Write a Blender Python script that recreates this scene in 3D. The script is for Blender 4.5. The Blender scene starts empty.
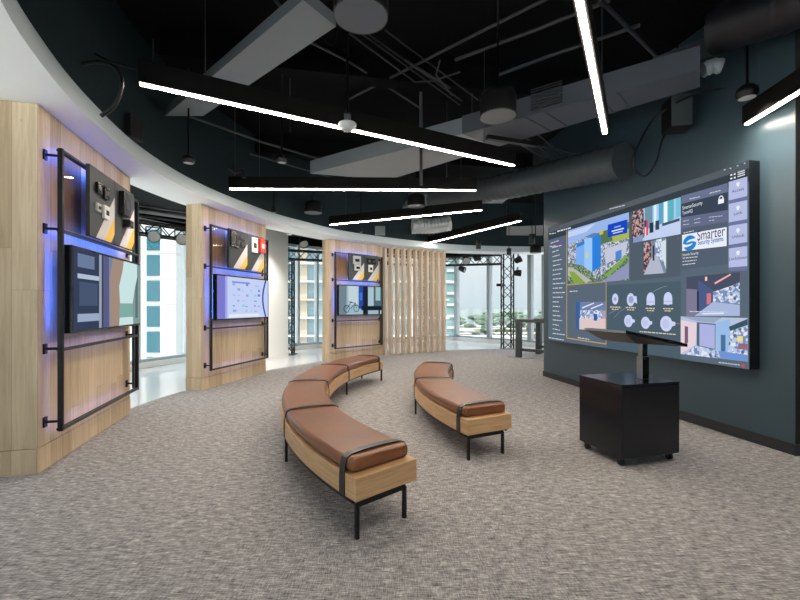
import bpy, math, random
from mathutils import Vector, Matrix
random.seed(7)
PI = math.pi
SC = bpy.context.scene
COL = SC.collection
F, EYE, HY = 410.0, 1.3, 306.0          # focal length in px, eye height, horizon row

# ---------------------------------------------------------------- materials
def s2l(c):
    return tuple(((x/255.0)/12.92 if x/255.0 <= .04045 else ((x/255.0+.055)/1.055)**2.4) for x in c)
MATS = {}
def mat(name, col, rough=.5, metal=0.0, spec=.5, coat=0.0):
    if name in MATS: return MATS[name]
    m = bpy.data.materials.new(name); m.use_nodes = True
    b = m.node_tree.nodes['Principled BSDF']
    b.inputs['Base Color'].default_value = (*col, 1)
    b.inputs['Roughness'].default_value = rough
    b.inputs['Metallic'].default_value = metal
    b.inputs['Specular IOR Level'].default_value = spec
    b.inputs['Coat Weight'].default_value = coat
    b.inputs['Coat Roughness'].default_value = .22
    # slight procedural variation so no surface is perfectly flat
    n = m.node_tree.nodes; l = m.node_tree.links
    tc = n.new('ShaderNodeTexCoord'); nz = n.new('ShaderNodeTexNoise'); nz.inputs['Scale'].default_value = 6
    nz.inputs['Detail'].default_value = 4
    l.new(tc.outputs['Object'], nz.inputs['Vector'])
    mr = n.new('ShaderNodeMapRange'); mr.inputs['To Min'].default_value = max(0, rough-.03); mr.inputs['To Max'].default_value = min(1, rough+.03)
    l.new(nz.outputs['Fac'], mr.inputs['Value']); l.new(mr.outputs['Result'], b.inputs['Roughness'])
    MATS[name] = m; return m
def emit(name, col, strength=1.0):
    if name in MATS: return MATS[name]
    m = bpy.data.materials.new(name); m.use_nodes = True
    n = m.node_tree.nodes; l = m.node_tree.links; n.clear()
    o = n.new('ShaderNodeOutputMaterial'); e = n.new('ShaderNodeEmission')
    e.inputs[0].default_value = (*col, 1); e.inputs[1].default_value = strength
    l.new(e.outputs[0], o.inputs[0]); MATS[name] = m; return m
def ecol(rgb, k=1.0):
    return emit('pixels_%d_%d_%d_%d' % (*rgb, int(k*100)), s2l(rgb), k)
def nodes_mat(name):
    m = bpy.data.materials.new(name); m.use_nodes = True; MATS[name] = m
    return m, m.node_tree.nodes, m.node_tree.links, m.node_tree.nodes['Principled BSDF']
def ramp(n, stops):
    r = n.new('ShaderNodeValToRGB'); e = r.color_ramp.elements
    e[0].position, e[0].color = stops[0][0], (*stops[0][1], 1)
    e[1].position, e[1].color = stops[1][0], (*stops[1][1], 1)
    for p, c in stops[2:]:
        x = e.new(p); x.color = (*c, 1)
    return r
def mth(n, l, op, a, b=None):
    k = n.new('ShaderNodeMath'); k.operation = op
    for i, v in ((0, a), (1, b)):
        if v is None: continue
        if isinstance(v, (int, float)): k.inputs[i].default_value = v
        else: l.new(v, k.inputs[i])
    return k.outputs[0]
def mixc(n, l, fac, a, b, mode='MIX'):
    k = n.new('ShaderNodeMix'); k.data_type = 'RGBA'; k.blend_type = mode
    for i, v in ((0, fac), (6, a), (7, b)):
        if isinstance(v, (int, float)): k.inputs[i].default_value = v
        elif isinstance(v, tuple): k.inputs[i].default_value = (*v, 1)
        else: l.new(v, k.inputs[i])
    return k.outputs[2]

def plank_mat(name, dark, light, w=.165, axis='X'):
    m, n, l, b = nodes_mat(name)
    tc = n.new('ShaderNodeTexCoord'); sp = n.new('ShaderNodeSeparateXYZ'); l.new(tc.outputs['Object'], sp.inputs[0])
    h = mth(n, l, 'ADD', sp.outputs['X'], sp.outputs['Y'])
    q = mth(n, l, 'DIVIDE', h, w); fl = mth(n, l, 'FLOOR', q)
    fr = mth(n, l, 'SUBTRACT', q, fl)
    wn0 = n.new('ShaderNodeTexWhiteNoise'); wn0.noise_dimensions = '1D'; l.new(fl, wn0.inputs['W'])
    zz = mth(n, l, 'ADD', mth(n, l, 'DIVIDE', sp.outputs['Z'], 1.9), mth(n, l, 'MULTIPLY', wn0.outputs['Value'], 7.3))
    zf = mth(n, l, 'FLOOR', zz); zfr = mth(n, l, 'SUBTRACT', zz, zf)
    cid = mth(n, l, 'ADD', mth(n, l, 'MULTIPLY', zf, 17.3), mth(n, l, 'MULTIPLY', fl, 3.7))
    wn = n.new('ShaderNodeTexWhiteNoise'); wn.noise_dimensions = '1D'; l.new(cid, wn.inputs['W'])
    mp = n.new('ShaderNodeMapping'); mp.inputs['Scale'].default_value = (30, 30, 1.6)
    cx = n.new('ShaderNodeCombineXYZ'); l.new(h, cx.inputs[0]); l.new(cid, cx.inputs[1]); l.new(sp.outputs['Z'], cx.inputs[2])
    l.new(cx.outputs[0], mp.inputs[0])
    g = n.new('ShaderNodeTexNoise'); g.inputs['Scale'].default_value = 1; g.inputs['Detail'].default_value = 6; g.inputs['Roughness'].default_value = .65
    g.inputs['Distortion'].default_value = .4
    l.new(mp.outputs[0], g.inputs['Vector'])
    base = mixc(n, l, wn.outputs['Value'], dark, light)
    gr = ramp(n, [(.3, (.72, .68, .62)), (.62, (1.1, 1.1, 1.1))]); l.new(g.outputs['Fac'], gr.inputs[0])
    c1 = mixc(n, l, .75, base, gr.outputs[0], 'MULTIPLY')
    # knots
    mk = n.new('ShaderNodeMapping'); mk.inputs['Scale'].default_value = (4.5, 4.5, 2.2); l.new(cx.outputs[0], mk.inputs[0])
    v = n.new('ShaderNodeTexVoronoi'); v.inputs['Scale'].default_value = 1; l.new(mk.outputs[0], v.inputs['Vector'])
    kr = ramp(n, [(.02, (1, 1, 1)), (.06, (0, 0, 0))]); l.new(v.outputs['Distance'], kr.inputs[0])
    c2 = mixc(n, l, mth(n, l, 'MULTIPLY', kr.outputs[0], .75), c1, tuple(x*.28 for x in dark))
    # joints
    j1 = mth(n, l, 'LESS_THAN', fr, .018); j2 = mth(n, l, 'LESS_THAN', zfr, .0018)
    j = mth(n, l, 'MAXIMUM', j1, j2)
    c3 = mixc(n, l, mth(n, l, 'MULTIPLY', j, .45), c2, tuple(x*.4 for x in dark))
    l.new(c3, b.inputs['Base Color']); b.inputs['Roughness'].default_value = .55
    return m
def grain_mat(name, dark, light, scale=(3, 3, 60), rough=.45):
    m, n, l, b = nodes_mat(name)
    tc = n.new('ShaderNodeTexCoord'); mp = n.new('ShaderNodeMapping'); mp.inputs['Scale'].default_value = scale
    l.new(tc.outputs['Object'], mp.inputs[0])
    g = n.new('ShaderNodeTexNoise'); g.inputs['Scale'].default_value = 1; g.inputs['Detail'].default_value = 6
    l.new(mp.outputs[0], g.inputs['Vector'])
    r = ramp(n, [(.3, dark), (.7, light)]); l.new(g.outputs['Fac'], r.inputs[0]); l.new(r.outputs[0], b.inputs['Base Color'])
    b.inputs['Roughness'].default_value = rough
    return m
def carpet_mat():
    m, n, l, b = nodes_mat('woven_carpet')
    tc = n.new('ShaderNodeTexCoord')
    outs = []
    for sc, det in (((16, 190, 1), 4), ((170, 20, 1), 4), ((11, 34, 1), 3)):
        mp = n.new('ShaderNodeMapping'); mp.inputs['Scale'].default_value = sc; mp.inputs['Rotation'].default_value = (0, 0, .06)
        l.new(tc.outputs['Object'], mp.inputs[0])
        g = n.new('ShaderNodeTexNoise'); g.inputs['Scale'].default_value = 1; g.inputs['Detail'].default_value = det; g.inputs['Roughness'].default_value = .7
        l.new(mp.outputs[0], g.inputs['Vector']); outs.append(g.outputs['Fac'])
    s = mth(n, l, 'ADD', mth(n, l, 'MULTIPLY', outs[0], .5), mth(n, l, 'MULTIPLY', outs[1], .3))
    s = mth(n, l, 'ADD', s, mth(n, l, 'MULTIPLY', outs[2], .2))
    r = ramp(n, [(.39, (.065, .062, .063)), (.475, (.245, .237, .232)), (.535, (.385, .372, .362)), (.625, (.80, .78, .76))])
    l.new(s, r.inputs[0])
    l.new(r.outputs[0], b.inputs['Base Color']); b.inputs['Roughness'].default_value = .95; b.inputs['Specular IOR Level'].default_value = .15
    bp = n.new('ShaderNodeBump'); bp.inputs['Strength'].default_value = .35; bp.inputs['Distance'].default_value = .004
    l.new(s, bp.inputs['Height']); l.new(bp.outputs[0], b.inputs['Normal'])
    return m
def glass_mat(name, tint, refl=.9):
    m = bpy.data.materials.new(name); m.use_nodes = True; MATS[name] = m
    n = m.node_tree.nodes; l = m.node_tree.links; n.clear()
    o = n.new('ShaderNodeOutputMaterial'); t = n.new('ShaderNodeBsdfTransparent'); t.inputs[0].default_value = (*tint, 1)
    g = n.new('ShaderNodeBsdfGlossy'); g.inputs['Roughness'].default_value = .02; g.inputs[0].default_value = (refl, refl, refl, 1)
    f = n.new('ShaderNodeLayerWeight'); f.inputs[0].default_value = .5
    pw = mth(n, l, 'ADD', mth(n, l, 'MULTIPLY', mth(n, l, 'POWER', f.outputs['Facing'], 4.0), .7), .035)
    x = n.new('ShaderNodeMixShader'); l.new(pw, x.inputs[0]); l.new(t.outputs[0], x.inputs[1]); l.new(g.outputs[0], x.inputs[2])
    l.new(x.outputs[0], o.inputs[0]); return m

M_carpet = carpet_mat()
M_tile = mat('polished_tile', (.70, .71, .70), .10)
M_white = mat('white_paint', (.86, .87, .85), .55)
M_soffit = mat('soffit_paint', (.93, .94, .93), .5)
M_fascia = mat('fascia_paint', (.52, .60, .63), .45)
M_dark = mat('black_ceiling_paint', (.0045, .0055, .006), .8, 0, .12)
M_bulk = mat('bulkhead_paint', (.016, .031, .036), .7, 0, .2)
M_wall = mat('slate_paint', (.043, .075, .094), .34)
M_wall2 = mat('return_dark', (.012, .012, .013), .6)
M_base = mat('vinyl_base', (.022, .024, .028), .4)
M_wood = plank_mat('oak_planks', (.50, .375, .23), (.68, .54, .36))
M_slat = grain_mat('oak_slats', (.52, .38, .26), (.72, .56, .40), (25, 25, 2))
M_bwood = grain_mat('bench_oak', (.50, .29, .13), (.68, .43, .22), (4, 4, 60), .4)
M_leather, n_, l_, b_ = nodes_mat('brown_leather')
_tc = n_.new('ShaderNodeTexCoord'); _nz = n_.new('ShaderNodeTexNoise'); _nz.inputs['Scale'].default_value = 3; l_.new(_tc.outputs['Object'], _nz.inputs['Vector'])
_rp = ramp(n_, [(.3, (.17, .058, .019)), (.7, (.24, .088, .030))]); l_.new(_nz.outputs['Fac'], _rp.inputs[0]); l_.new(_rp.outputs[0], b_.inputs['Base Color'])
b_.inputs['Roughness'].default_value = .31; b_.inputs['Specular IOR Level'].default_value = .65
M_strap = mat('strap_leather', (.006, .007, .009), .32, coat=.2)
M_steel = mat('black_steel', (.007, .007, .008), .42, 0, .3)
M_house = mat('lamp_housing', (.004, .0038, .0036), .6, 0, .12)
M_steel2 = mat('gunmetal', (.05, .055, .06), .35, metal=.6)
M_black = mat('black_lacquer', (.006, .006, .007), .22)
M_cart = mat('black_laminate', (.008, .009, .013), .22)
M_chrome = mat('brushed_aluminium', (.35, .38, .4), .3, metal=.9)
M_duct = mat('duct_grey', (.23, .265, .28), .5)
M_duct3 = mat('duct_black', (.009, .009, .012), .5)
M_duct2 = mat('duct_dark', (.05, .06, .066), .5)
M_silver = mat('foil_duct', (.6, .64, .66), .35, metal=.4)
M_disc = mat('speaker_grille', (.085, .1, .115), .55)
M_grey = mat('grey_plastic', (.45, .47, .48), .5)
M_wplastic = mat('white_plastic', (.8, .8, .78), .4)
M_board = mat('slate_board', (.034, .042, .048), .5)
M_yellow = mat('yellow_vinyl', (.80, .50, .07), .5)
M_stripe = mat('pale_vinyl', (.62, .60, .58), .5)
M_red = mat('red_plastic', (.55, .03, .015), .35)
M_mull = mat('mullion_paint', (.42, .47, .49), .4)
M_mulld = mat('mullion_dark', (.32, .36, .38), .4)
M_conduit = mat('conduit_dark', (.055, .06, .065), .4)
M_glass = glass_mat('window_glass', (.97, .985, .985))
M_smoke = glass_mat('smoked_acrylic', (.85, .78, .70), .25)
M_led = emit('warm_led', (1.0, .87, .74), 92.0)
M_blue = emit('blue_led', (.04, .13, 1.0), 60.0)
M_purple = emit('violet_led', (.20, .22, 1.0), 8.0)
M_lens = emit('downlight_lens', (1.0, .95, .9), 6.0)

# ---------------------------------------------------------------- mesh helper
class MB:
    def __init__(s): s.v = []; s.f = []; s.mi = []; s.mats = []; s.cur = 0; s.smooth = False; s.sm = []
    def use(s, m):
        if m not in s.mats: s.mats.append(m)
        s.cur = s.mats.index(m); return s
    def add(s, vs, fs):
        o = len(s.v); s.v += [Vector(p) for p in vs]
        for f in fs: s.f.append([o+i for i in f]); s.mi.append(s.cur); s.sm.append(s.smooth)
        return s
    def box(s, x0, y0, z0, x1, y1, z1):
        vs = [(x, y, z) for z in (z0, z1) for y in (y0, y1) for x in (x0, x1)]
        return s.add(vs, [(0, 2, 3, 1), (4, 5, 7, 6), (0, 1, 5, 4), (1, 3, 7, 5), (3, 2, 6, 7), (2, 0, 4, 6)])
    def bar(s, a, b, w, h, up=(0, 0, 1)):
        a = Vector(a); b = Vector(b); d = (b-a).normalized(); u = Vector(up)
        if abs(d.dot(u)) > .99: u = Vector((1, 0, 0))
        x = d.cross(u).normalized(); u = x.cross(d).normalized()
        vs = [p + x*(i*w/2) + u*(j*h/2) for p in (a, b) for (i, j) in ((-1, -1), (1, -1), (1, 1), (-1, 1))]
        return s.add(vs, [(3, 2, 1, 0), (4, 5, 6, 7), (0, 1, 5, 4), (1, 2, 6, 5), (2, 3, 7, 6), (3, 0, 4, 7)])
    def tube(s, pts, r, n=10, cap=True):
        pts = [Vector(p) for p in pts]; rings = []
        rr = r if isinstance(r, (list, tuple)) else [r]*len(pts)
        u = None
        for i, p in enumerate(pts):
            d = (pts[min(i+1, len(pts)-1)] - pts[max(i-1, 0)])
            d = d.normalized() if d.length > 1e-9 else Vector((0, 0, 1))
            if u is None:
                u = Vector((0, 0, 1)) if abs(d.z) < .9 else Vector((1, 0, 0))
            u = (u - d*u.dot(d)).normalized(); w = d.cross(u)
            rings.append([p + (u*math.cos(2*PI*k/n) + w*math.sin(2*PI*k/n))*rr[i] for k in range(n)])
        vs = [q for R in rings for q in R]; fs = []
        for i in range(len(pts)-1):
            for k in range(n):
                k2 = (k+1) % n; fs.append((i*n+k, (i+1)*n+k, (i+1)*n+k2, i*n+k2)[::-1])
        o = s.smooth; s.smooth = n > 6; s.add(vs, fs); s.smooth = False
        if cap:
            b = len(s.v)-len(vs)
            s.f.append([b+k for k in range(n)]); s.mi.append(s.cur); s.sm.append(False)
            s.f.append([b+(len(pts)-1)*n+k for k in range(n)][::-1]); s.mi.append(s.cur); s.sm.append(False)
        s.smooth = o; return s
    def lathe(s, c, prof, n=24):
        c = Vector(c); pts = [c + Vector((0, 0, z)) for r, z in prof]
        vs = []; fs = []
        for r, z in prof:
            for k in range(n): vs.append(c + Vector((r*math.cos(2*PI*k/n), r*math.sin(2*PI*k/n), z)))
        for i in range(len(prof)-1):
            for k in range(n):
                k2 = (k+1) % n; fs.append((i*n+k, i*n+k2, (i+1)*n+k2, (i+1)*n+k))
        s.smooth = True; s.add(vs, fs); s.smooth = False
        return s
    def prism(s, poly, z0, z1):
        n = len(poly); vs = [(x, y, z0) for x, y in poly] + [(x, y, z1) for x, y in poly]
        fs = [tuple(range(n))[::-1], tuple(range(n, 2*n))] + [(i, (i+1) % n, n+(i+1) % n, n+i) for i in range(n)]
        return s.add(vs, fs)
    def build(s, name, m=None, parent=None, local=False, bevel=0, origin=None):
        if not s.mats: s.mats = [m]
        pm = WM.get(parent.name) if parent else None
        vs = s.v
        if parent and not local:
            inv = pm.inverted(); vs = [inv @ v for v in vs]; loc = Vector()
        elif not parent:
            if origin is None:
                xs = [v.x for v in vs]; ys = [v.y for v in vs]; zs = [v.z for v in vs]
                origin = Vector(((min(xs)+max(xs))/2, (min(ys)+max(ys))/2, min(zs)))
            loc = Vector(origin); vs = [v-loc for v in vs]
        else: loc = Vector()
        me = bpy.data.meshes.new(name); me.from_pydata([tuple(v) for v in vs], [], s.f)
        for mm in s.mats: me.materials.append(mm)
        me.polygons.foreach_set('material_index', s.mi); me.polygons.foreach_set('use_smooth', s.sm)
        me.update()
        o = bpy.data.objects.new(name, me); COL.objects.link(o); o.location = loc
        if parent: o.parent = parent; WM[o.name] = pm.copy()
        else: WM[o.name] = Matrix.Translation(loc)
        if bevel:
            b = o.modifiers.new('bevel', 'BEVEL'); b.width = bevel; b.segments = 2; b.limit_method = 'ANGLE'
        return o
WM = {}
def tag(o, label=None, cat=None, group=None, kind=None):
    if label: o['label'] = label
    if cat: o['category'] = cat
    if group: o['group'] = group
    if kind: o['kind'] = kind
    return o
def empty(name, loc, rz=0, label=None, cat=None, group=None):
    o = bpy.data.objects.new(name, None); COL.objects.link(o); o.location = loc; o.rotation_euler = (0, 0, rz)
    o.empty_display_size = .1
    WM[o.name] = Matrix.Translation(Vector(loc)) @ Matrix.Rotation(rz, 4, 'Z')
    return tag(o, label, cat, group)
def struct(o): o['kind'] = 'structure'; return o
def copy_tree(o, loc, label, group=None, rz=None):
    c = o.copy(); COL.objects.link(c); c.location = loc
    if rz is not None: c.rotation_euler = (0, 0, rz)
    c['label'] = label
    if group: c['group'] = group
    def rec(a, b):
        for ch in [x for x in list(COL.objects) if x.parent == a]:
            k = ch.copy(); COL.objects.link(k); k.parent = b; rec(ch, k)
    rec(o, c); return c
def at(px, py, h):                       # a point of the picture on the horizontal plane h above the eye
    D = F*h/(HY-py); return Vector(((px-400)/F*D, D, EYE+h))
def atd(px, py, D): return Vector(((px-400)/F*D, D, EYE+(HY-py)*D/F))

# ---------------------------------------------------------------- ring outline (inner soffit edge), spline
RING = [(3.9, .75), (2.6, .35), (1.2, .2), (.1, .35), (-.85, .8), (-1.55, 1.4), (-2.08, 2.13), (-2.30, 2.62), (-2.50, 3.1), (-2.71, 3.87),
        (-2.81, 4.38), (-2.855, 4.94), (-2.85, 5.4), (-2.79, 6.03), (-2.67, 6.5), (-2.50, 7.18), (-2.33, 7.65), (-2.14, 8.03), (-1.87, 8.51),
        (-1.55, 9.07), (-1.15, 9.58), (-.61, 10.07), (0, 10.56), (.73, 11.04), (1.39, 11.43), (1.99, 11.66), (2.88, 11.81), (3.78, 11.9), (4.8, 11.8), (5.8, 11.5), (6.8, 11)]
def spline(P, k=4):
    out = []
    for i in range(len(P)-1):
        p0 = Vector(P[max(i-1, 0)]); p1 = Vector(P[i]); p2 = Vector(P[i+1]); p3 = Vector(P[min(i+2, len(P)-1)])
        for j in range(k):
            t = j/k
            out.append(.5*((2*p1)+(p2-p0)*t+(2*p0-5*p1+4*p2-p3)*t*t+(3*p1-p0-3*p2+p3)*t**3))
    out.append(Vector(P[-1])); return out
RS = spline(RING)
for _ in range(6):
    RS = [RS[0]] + [(RS[i-1]+RS[i]*2+RS[i+1])/4 for i in range(1, len(RS)-1)] + [RS[-1]]
def offs(P, w):
    o = []
    for i, p in enumerate(P):
        d = (P[min(i+1, len(P)-1)]-P[max(i-1, 0)]).normalized(); o.append(p + Vector((-d.y, d.x))*w)
    return o
def strip(mb, A, za, B, zb):
    n = len(A); vs = [(p.x, p.y, za) for p in A]+[(p.x, p.y, zb) for p in B]
    mb.add(vs, [(i, i+1, n+i+1, n+i) for i in range(n-1)])
ZS, ZF, ZD, ZO = 2.865, 3.025, 4.3, 3.35
OUT = offs(RS, .62); BK = offs(RS, .05)
m = MB(); m.smooth = True; strip(m, RS, ZS, OUT, ZS); strip(m, OUT, ZS+.04, OUT, ZS)
struct(m.build('trim_1', M_soffit))                       # white soffit ring
m = MB(); m.smooth = True; strip(m, RS, ZF, RS, ZS-.0005); strip(m, BK, ZF, RS, ZF)
struct(m.build('trim_2', M_fascia))                       # its fascia
m = MB(); m.smooth = True; strip(m, BK, ZD, BK, ZF)
struct(m.build('wall_bulkhead', M_bulk))
m = MB(); strip(m, OUT, ZO, OUT, ZS+.04); struct(m.build('wall_ring', M_dark))

# window line
WL = [(-6.6, -4), (-6.25, 1), (-5.95, 5), (-5.47, 8.46), (-4.85, 10.2), (-3.15, 12.3), (-.5, 14.5), (2.15, 15.8), (4.6, 13.1), (7.6, 10.6), (8.6, 6)]
WV = [Vector(p) for p in WL]
big = [(-7, -4.4), (9.5, -4.4), (9.5, 16.5), (-7, 16.5)]
m = MB(); 
poly = [(p.x, p.y) for p in WV] + [(8.6, -4)]
poly_ccw = poly[::-1]
m.add([(x, y, 0) for x, y in poly_ccw], [tuple(range(len(poly_ccw)))]); struct(m.build('floor', M_tile))
# carpet: inside the ring, extends behind the camera
CE = offs(RS, .55)
m = MB(); cp = [(p.x, p.y) for p in CE[::-1]] 
# carpet outline: ring edge from far right round to the near left, then straight back
cpts = [(p.x, p.y) for p in CE if p.y > 1.2 and (p.x < 0 or p.y > 6)]
cpts = [(-3.3, -3.95), (-3.25, -1), (-3.2, 1.5)] + [q for q in cpts if q[1] > 2.6] + [(8.4, 8), (8.4, -3.95)]
n = len(cpts); cc = cpts[::-1]
m.add([(x, y, .006) for x, y in cc], [tuple(range(n))]); struct(m.build('floor_carpet', M_carpet))
m = MB(); m.prism([(p.x, p.y) for p in poly_and] if False else poly_ccw, ZD, ZD+.1); struct(m.build('ceiling', M_dark))
# outer ceiling: between ring and window line
m = MB()
def inring(k): return k
A = [Vector((-7, -4)), Vector((-7, 3)), Vector((-6.2, 9)), Vector((-5, 11.5)), Vector((-3, 13.5)), Vector((0, 15.8)), Vector((2.2, 16.6)), Vector((5, 14)), Vector((8, 11.5))]
oo = [p for p in OUT if (p.x < -1.5 or p.y > 5)]
k = len(oo)
def samp(P, t):
    L = [0]
    for i in range(1, len(P)): L.append(L[-1]+(P[i]-P[i-1]).length)
    s = t*L[-1]
    for i in range(1, len(P)):
        if s <= L[i]+1e-9:
            u = (s-L[i-1])/max(1e-9, L[i]-L[i-1]); return P[i-1].lerp(P[i], u)
    return P[-1]
AA = [samp(A[1:], i/(k-1)) for i in range(k)]
AA = [Vector((-7, 1.0))]+AA[1:]
strip(m, AA, ZO, oo, ZO); struct(m.build('ceiling_outer', M_dark))

# windows
def window_wall(i, a, b, fracs, wide=.07):
    a = Vector(a); b = Vector(b); d = (b-a).normalized(); L = (b-a).length
    ang = math.atan2(d.y, d.x)
    w = empty('window_%d' % i, (a.x, a.y, 0), ang); w['kind'] = 'structure'
    MB().box(0, -.004, .14, L, .004, 3.12).build('glass_pane', M_glass, w, local=True)
    f = MB(); f.box(0, -.05, 3.06, L, .05, 3.14).box(0, -.05, .12, L, .05, .18)
    f.build('window_frame', M_mull, w, local=True)
    for q in fracs: MB().box(q*L-wide/2, -.12, .12, q*L+wide/2, .06, 3.12).build('mullion', M_mull if wide < .1 else M_mulld, w, local=True)
    MB().box(0, -.1, 0, L, .06, .12).build('window_sill', M_white, w, local=True)
    MB().box(0, -.08, 3.14, L, .08, ZD).build('window_header', M_dark, w, local=True)
def fr(i, px):                           # where the sight line through column px meets window segment i
    a, b = WV[i], WV[i+1]; r = (px-400)/F; d = b-a
    return (r*a.y-a.x)/(d.x-r*d.y)
window_wall(1, WL[0], WL[1], [0, .33, .66])
window_wall(2, WL[1], WL[2], [0, .35, .7])
window_wall(3, WL[2], WL[3], [0, .5])
window_wall(4, WL[3], WL[4], [0.0, fr(3, 186)])
window_wall(5, WL[4], WL[5], [0, .5])
window_wall(6, WL[5], WL[6], [.02, fr(5, 316)+.0])
window_wall(7, WL[6], WL[7], [.02, .5])
window_wall(8, WL[7], WL[8], [.02, fr(7, 490), fr(7, 531)], .13)
window_wall(9, WL[8], WL[9], [.0, .5])
window_wall(10, WL[9], WL[10], [.0, .5])
window_wall(11, (8.6, -4), (-6.6, -4), [0, .1, .2, .3, .4, .5, .6, .7, .8, .9])
m = MB(); m.box(8.6, -4, 0, 8.75, 6, ZD); struct(m.build('wall_east', M_wall))

# ---------------------------------------------------------------- right wall with the video wall
W0 = Vector((3.419, 3.549)); WD = Vector((-.1846, .9828)); WN = Vector((-.9828, -.1846))
def wp(t, o): return W0 + WD*t + WN*o
E1 = wp(4.11, 0); E2 = wp(4.11, -.3); R1 = W0 - WN*5.0
m = MB(); pts = [wp(0, 0), wp(4.11, 0), wp(4.11, -.3), wp(.3, -.3), wp(.3, -5.0), wp(0, -5.0)]
m.prism([(p.x, p.y) for p in pts][::-1], 0, ZD)
m.add([], [])
o = m.build('wall_right', M_wall); struct(o)
# the return face gets a thin, darker sheet
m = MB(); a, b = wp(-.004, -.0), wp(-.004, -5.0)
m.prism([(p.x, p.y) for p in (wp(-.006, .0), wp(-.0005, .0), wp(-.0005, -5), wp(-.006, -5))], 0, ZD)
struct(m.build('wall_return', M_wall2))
m = MB(); m.prism([(p.x, p.y) for p in (wp(-.012, .012), wp(4.12, .012), wp(4.12, 0), wp(-.012, 0))][::-1], 0, .105)
struct(m.build('baseboard_right', M_base))
m = MB(); m.prism([(p.x, p.y) for p in (wp(-.018, .012), wp(-.006, .012), wp(-.006, -5), wp(-.018, -5))][::-1], 0, .105)
struct(m.build('baseboard_return', M_base))

S0 = wp(3.746, .12)
SW, SH, SB = 3.458, 1.949, .7075
sa = math.atan2(-WD.y, -WD.x)
scr = empty('video_wall', (S0.x, S0.y, SB), sa, 'large wall-mounted video wall with dark dashboard of camera views and maps', 'screen')
MB().box(-.0, .002, 0, SW, .116, SH).build('housing', M_black, scr, local=True)
def sp(px, py):
    o = W0 + WN*.12; r = (px-400)/F
    t = (o.x - r*o.y)/(r*WD.y - WD.x); D = o.y+WD.y*t
    return (3.746-t, EYE+(HY-py)*D/F-SB)
class SM:                                # flat patches that lie on the screen face
    def __init__(s, layer): s.mb = MB(); s.l = layer
    def poly(s, pts, c, px=True):
        s.mb.use(c if not isinstance(c, tuple) else ecol(c))
        q = [sp(*p) if px else p for p in pts]
        q = [(min(max(x, .002), SW-.002), min(max(z, .002), SH-.002)) for x, z in q]
        s.mb.add([(x, -.0012*s.l, z) for x, z in q], [tuple(range(len(q)))])
        return s
    def quad(s, x0, yt0, yb0, x1, yt1, yb1, c): return s.poly([(x0, yb0), (x1, yb1), (x1, yt1), (x0, yt0)], c)
    def disc(s, px, py, r, c, n=14, sx=1.0):
        x, z = sp(px, py); return s.poly([(x+r*sx*math.cos(2*PI*k/n), z+r*math.sin(2*PI*k/n)) for k in range(n)], c, False)
    def done(s, name, label=None):
        o = s.mb.build(name, None, scr, local=True)
        if label: o['label'] = label
        return o
def sub(q, u, v):                        # bilinear point of a picture quad (TL,TR,BR,BL), u right, v down
    tl, tr, br, bl = q
    x = tl[0]+(tr[0]-tl[0])*u
    yt = tl[1]+(tr[1]-tl[1])*u; yb = bl[1]+(br[1]-bl[1])*u
    return (x, yt+(yb-yt)*v)
def pic(name, label, q, bg, shapes, layer=3):
    s = SM(layer); s.poly([q[3], q[2], q[1], q[0]], bg)
    for k, (pts, c) in enumerate(shapes):
        s.l = layer+.12*(k+1); s.poly([sub(q, u, v) for u, v in pts], c)
    return s.done(name, label)
def speckle(name, cols, scale):          # procedural picture detail (trees, crowds, carpets in the shown images)
    if name in MATS: return MATS[name]
    mm = bpy.data.materials.new(name); mm.use_nodes = True; MATS[name] = mm
    n = mm.node_tree.nodes; l = mm.node_tree.links; n.clear()
    o = n.new('ShaderNodeOutputMaterial'); e = n.new('ShaderNodeEmission'); tc = n.new('ShaderNodeTexCoord')
    v = n.new('ShaderNodeTexVoronoi'); v.inputs['Scale'].default_value = scale; l.new(tc.outputs['Object'], v.inputs['Vector'])
    sx = n.new('ShaderNodeSeparateColor'); l.new(v.outputs['Color'], sx.inputs[0])
    r = ramp(n, [(i/(len(cols)-1)*.9+.05, s2l(c)) for i, c in enumerate(cols)]); r.color_ramp.interpolation = 'CONSTANT'
    l.new(sx.outputs[0], r.inputs[0]); l.new(r.outputs[0], e.inputs[0]); l.new(e.outputs[0], o.inputs[0]); return mm
TREES = speckle('shown_trees', [(60, 95, 60), (95, 130, 75), (150, 165, 140), (110, 120, 125), (75, 105, 60)], 60)
TOWN = speckle('shown_town', [(150, 160, 185), (90, 110, 120), (200, 205, 220), (120, 140, 120)], 52)
CROWD = speckle('shown_clutter', [(110, 70, 75), (190, 150, 140), (60, 55, 70), (160, 190, 210)], 48)
ROOM = speckle('shown_room', [(180, 195, 225), (120, 140, 175), (220, 225, 240), (90, 100, 120)], 40)
s = SM(1); s.poly([(0, 0), (SW, 0), (SW, SH), (0, SH)], (88, 102, 116), False); s.done('display_surface')
def R(x0, z0, x1, z1): return [(x0, z0), (x1, z0), (x1, z1), (x0, z1)]
s = SM(2)
s.poly(R(.0, SH-.075, SW, SH), (84, 92, 100), False)                       # title bar
s.poly(R(.0, SH-.20, SW, SH-.075), (54, 63, 70), False)
s.quad(549.5, 243, 246.8, 567, 240, 244, (96, 92, 128))
s.quad(607, 285.5, 350, 681, 281, 360, (74, 92, 104))
s.quad(630, 212, 281, 681, 197, 276, (80, 92, 104))
s.done('interface_panel')
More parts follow.
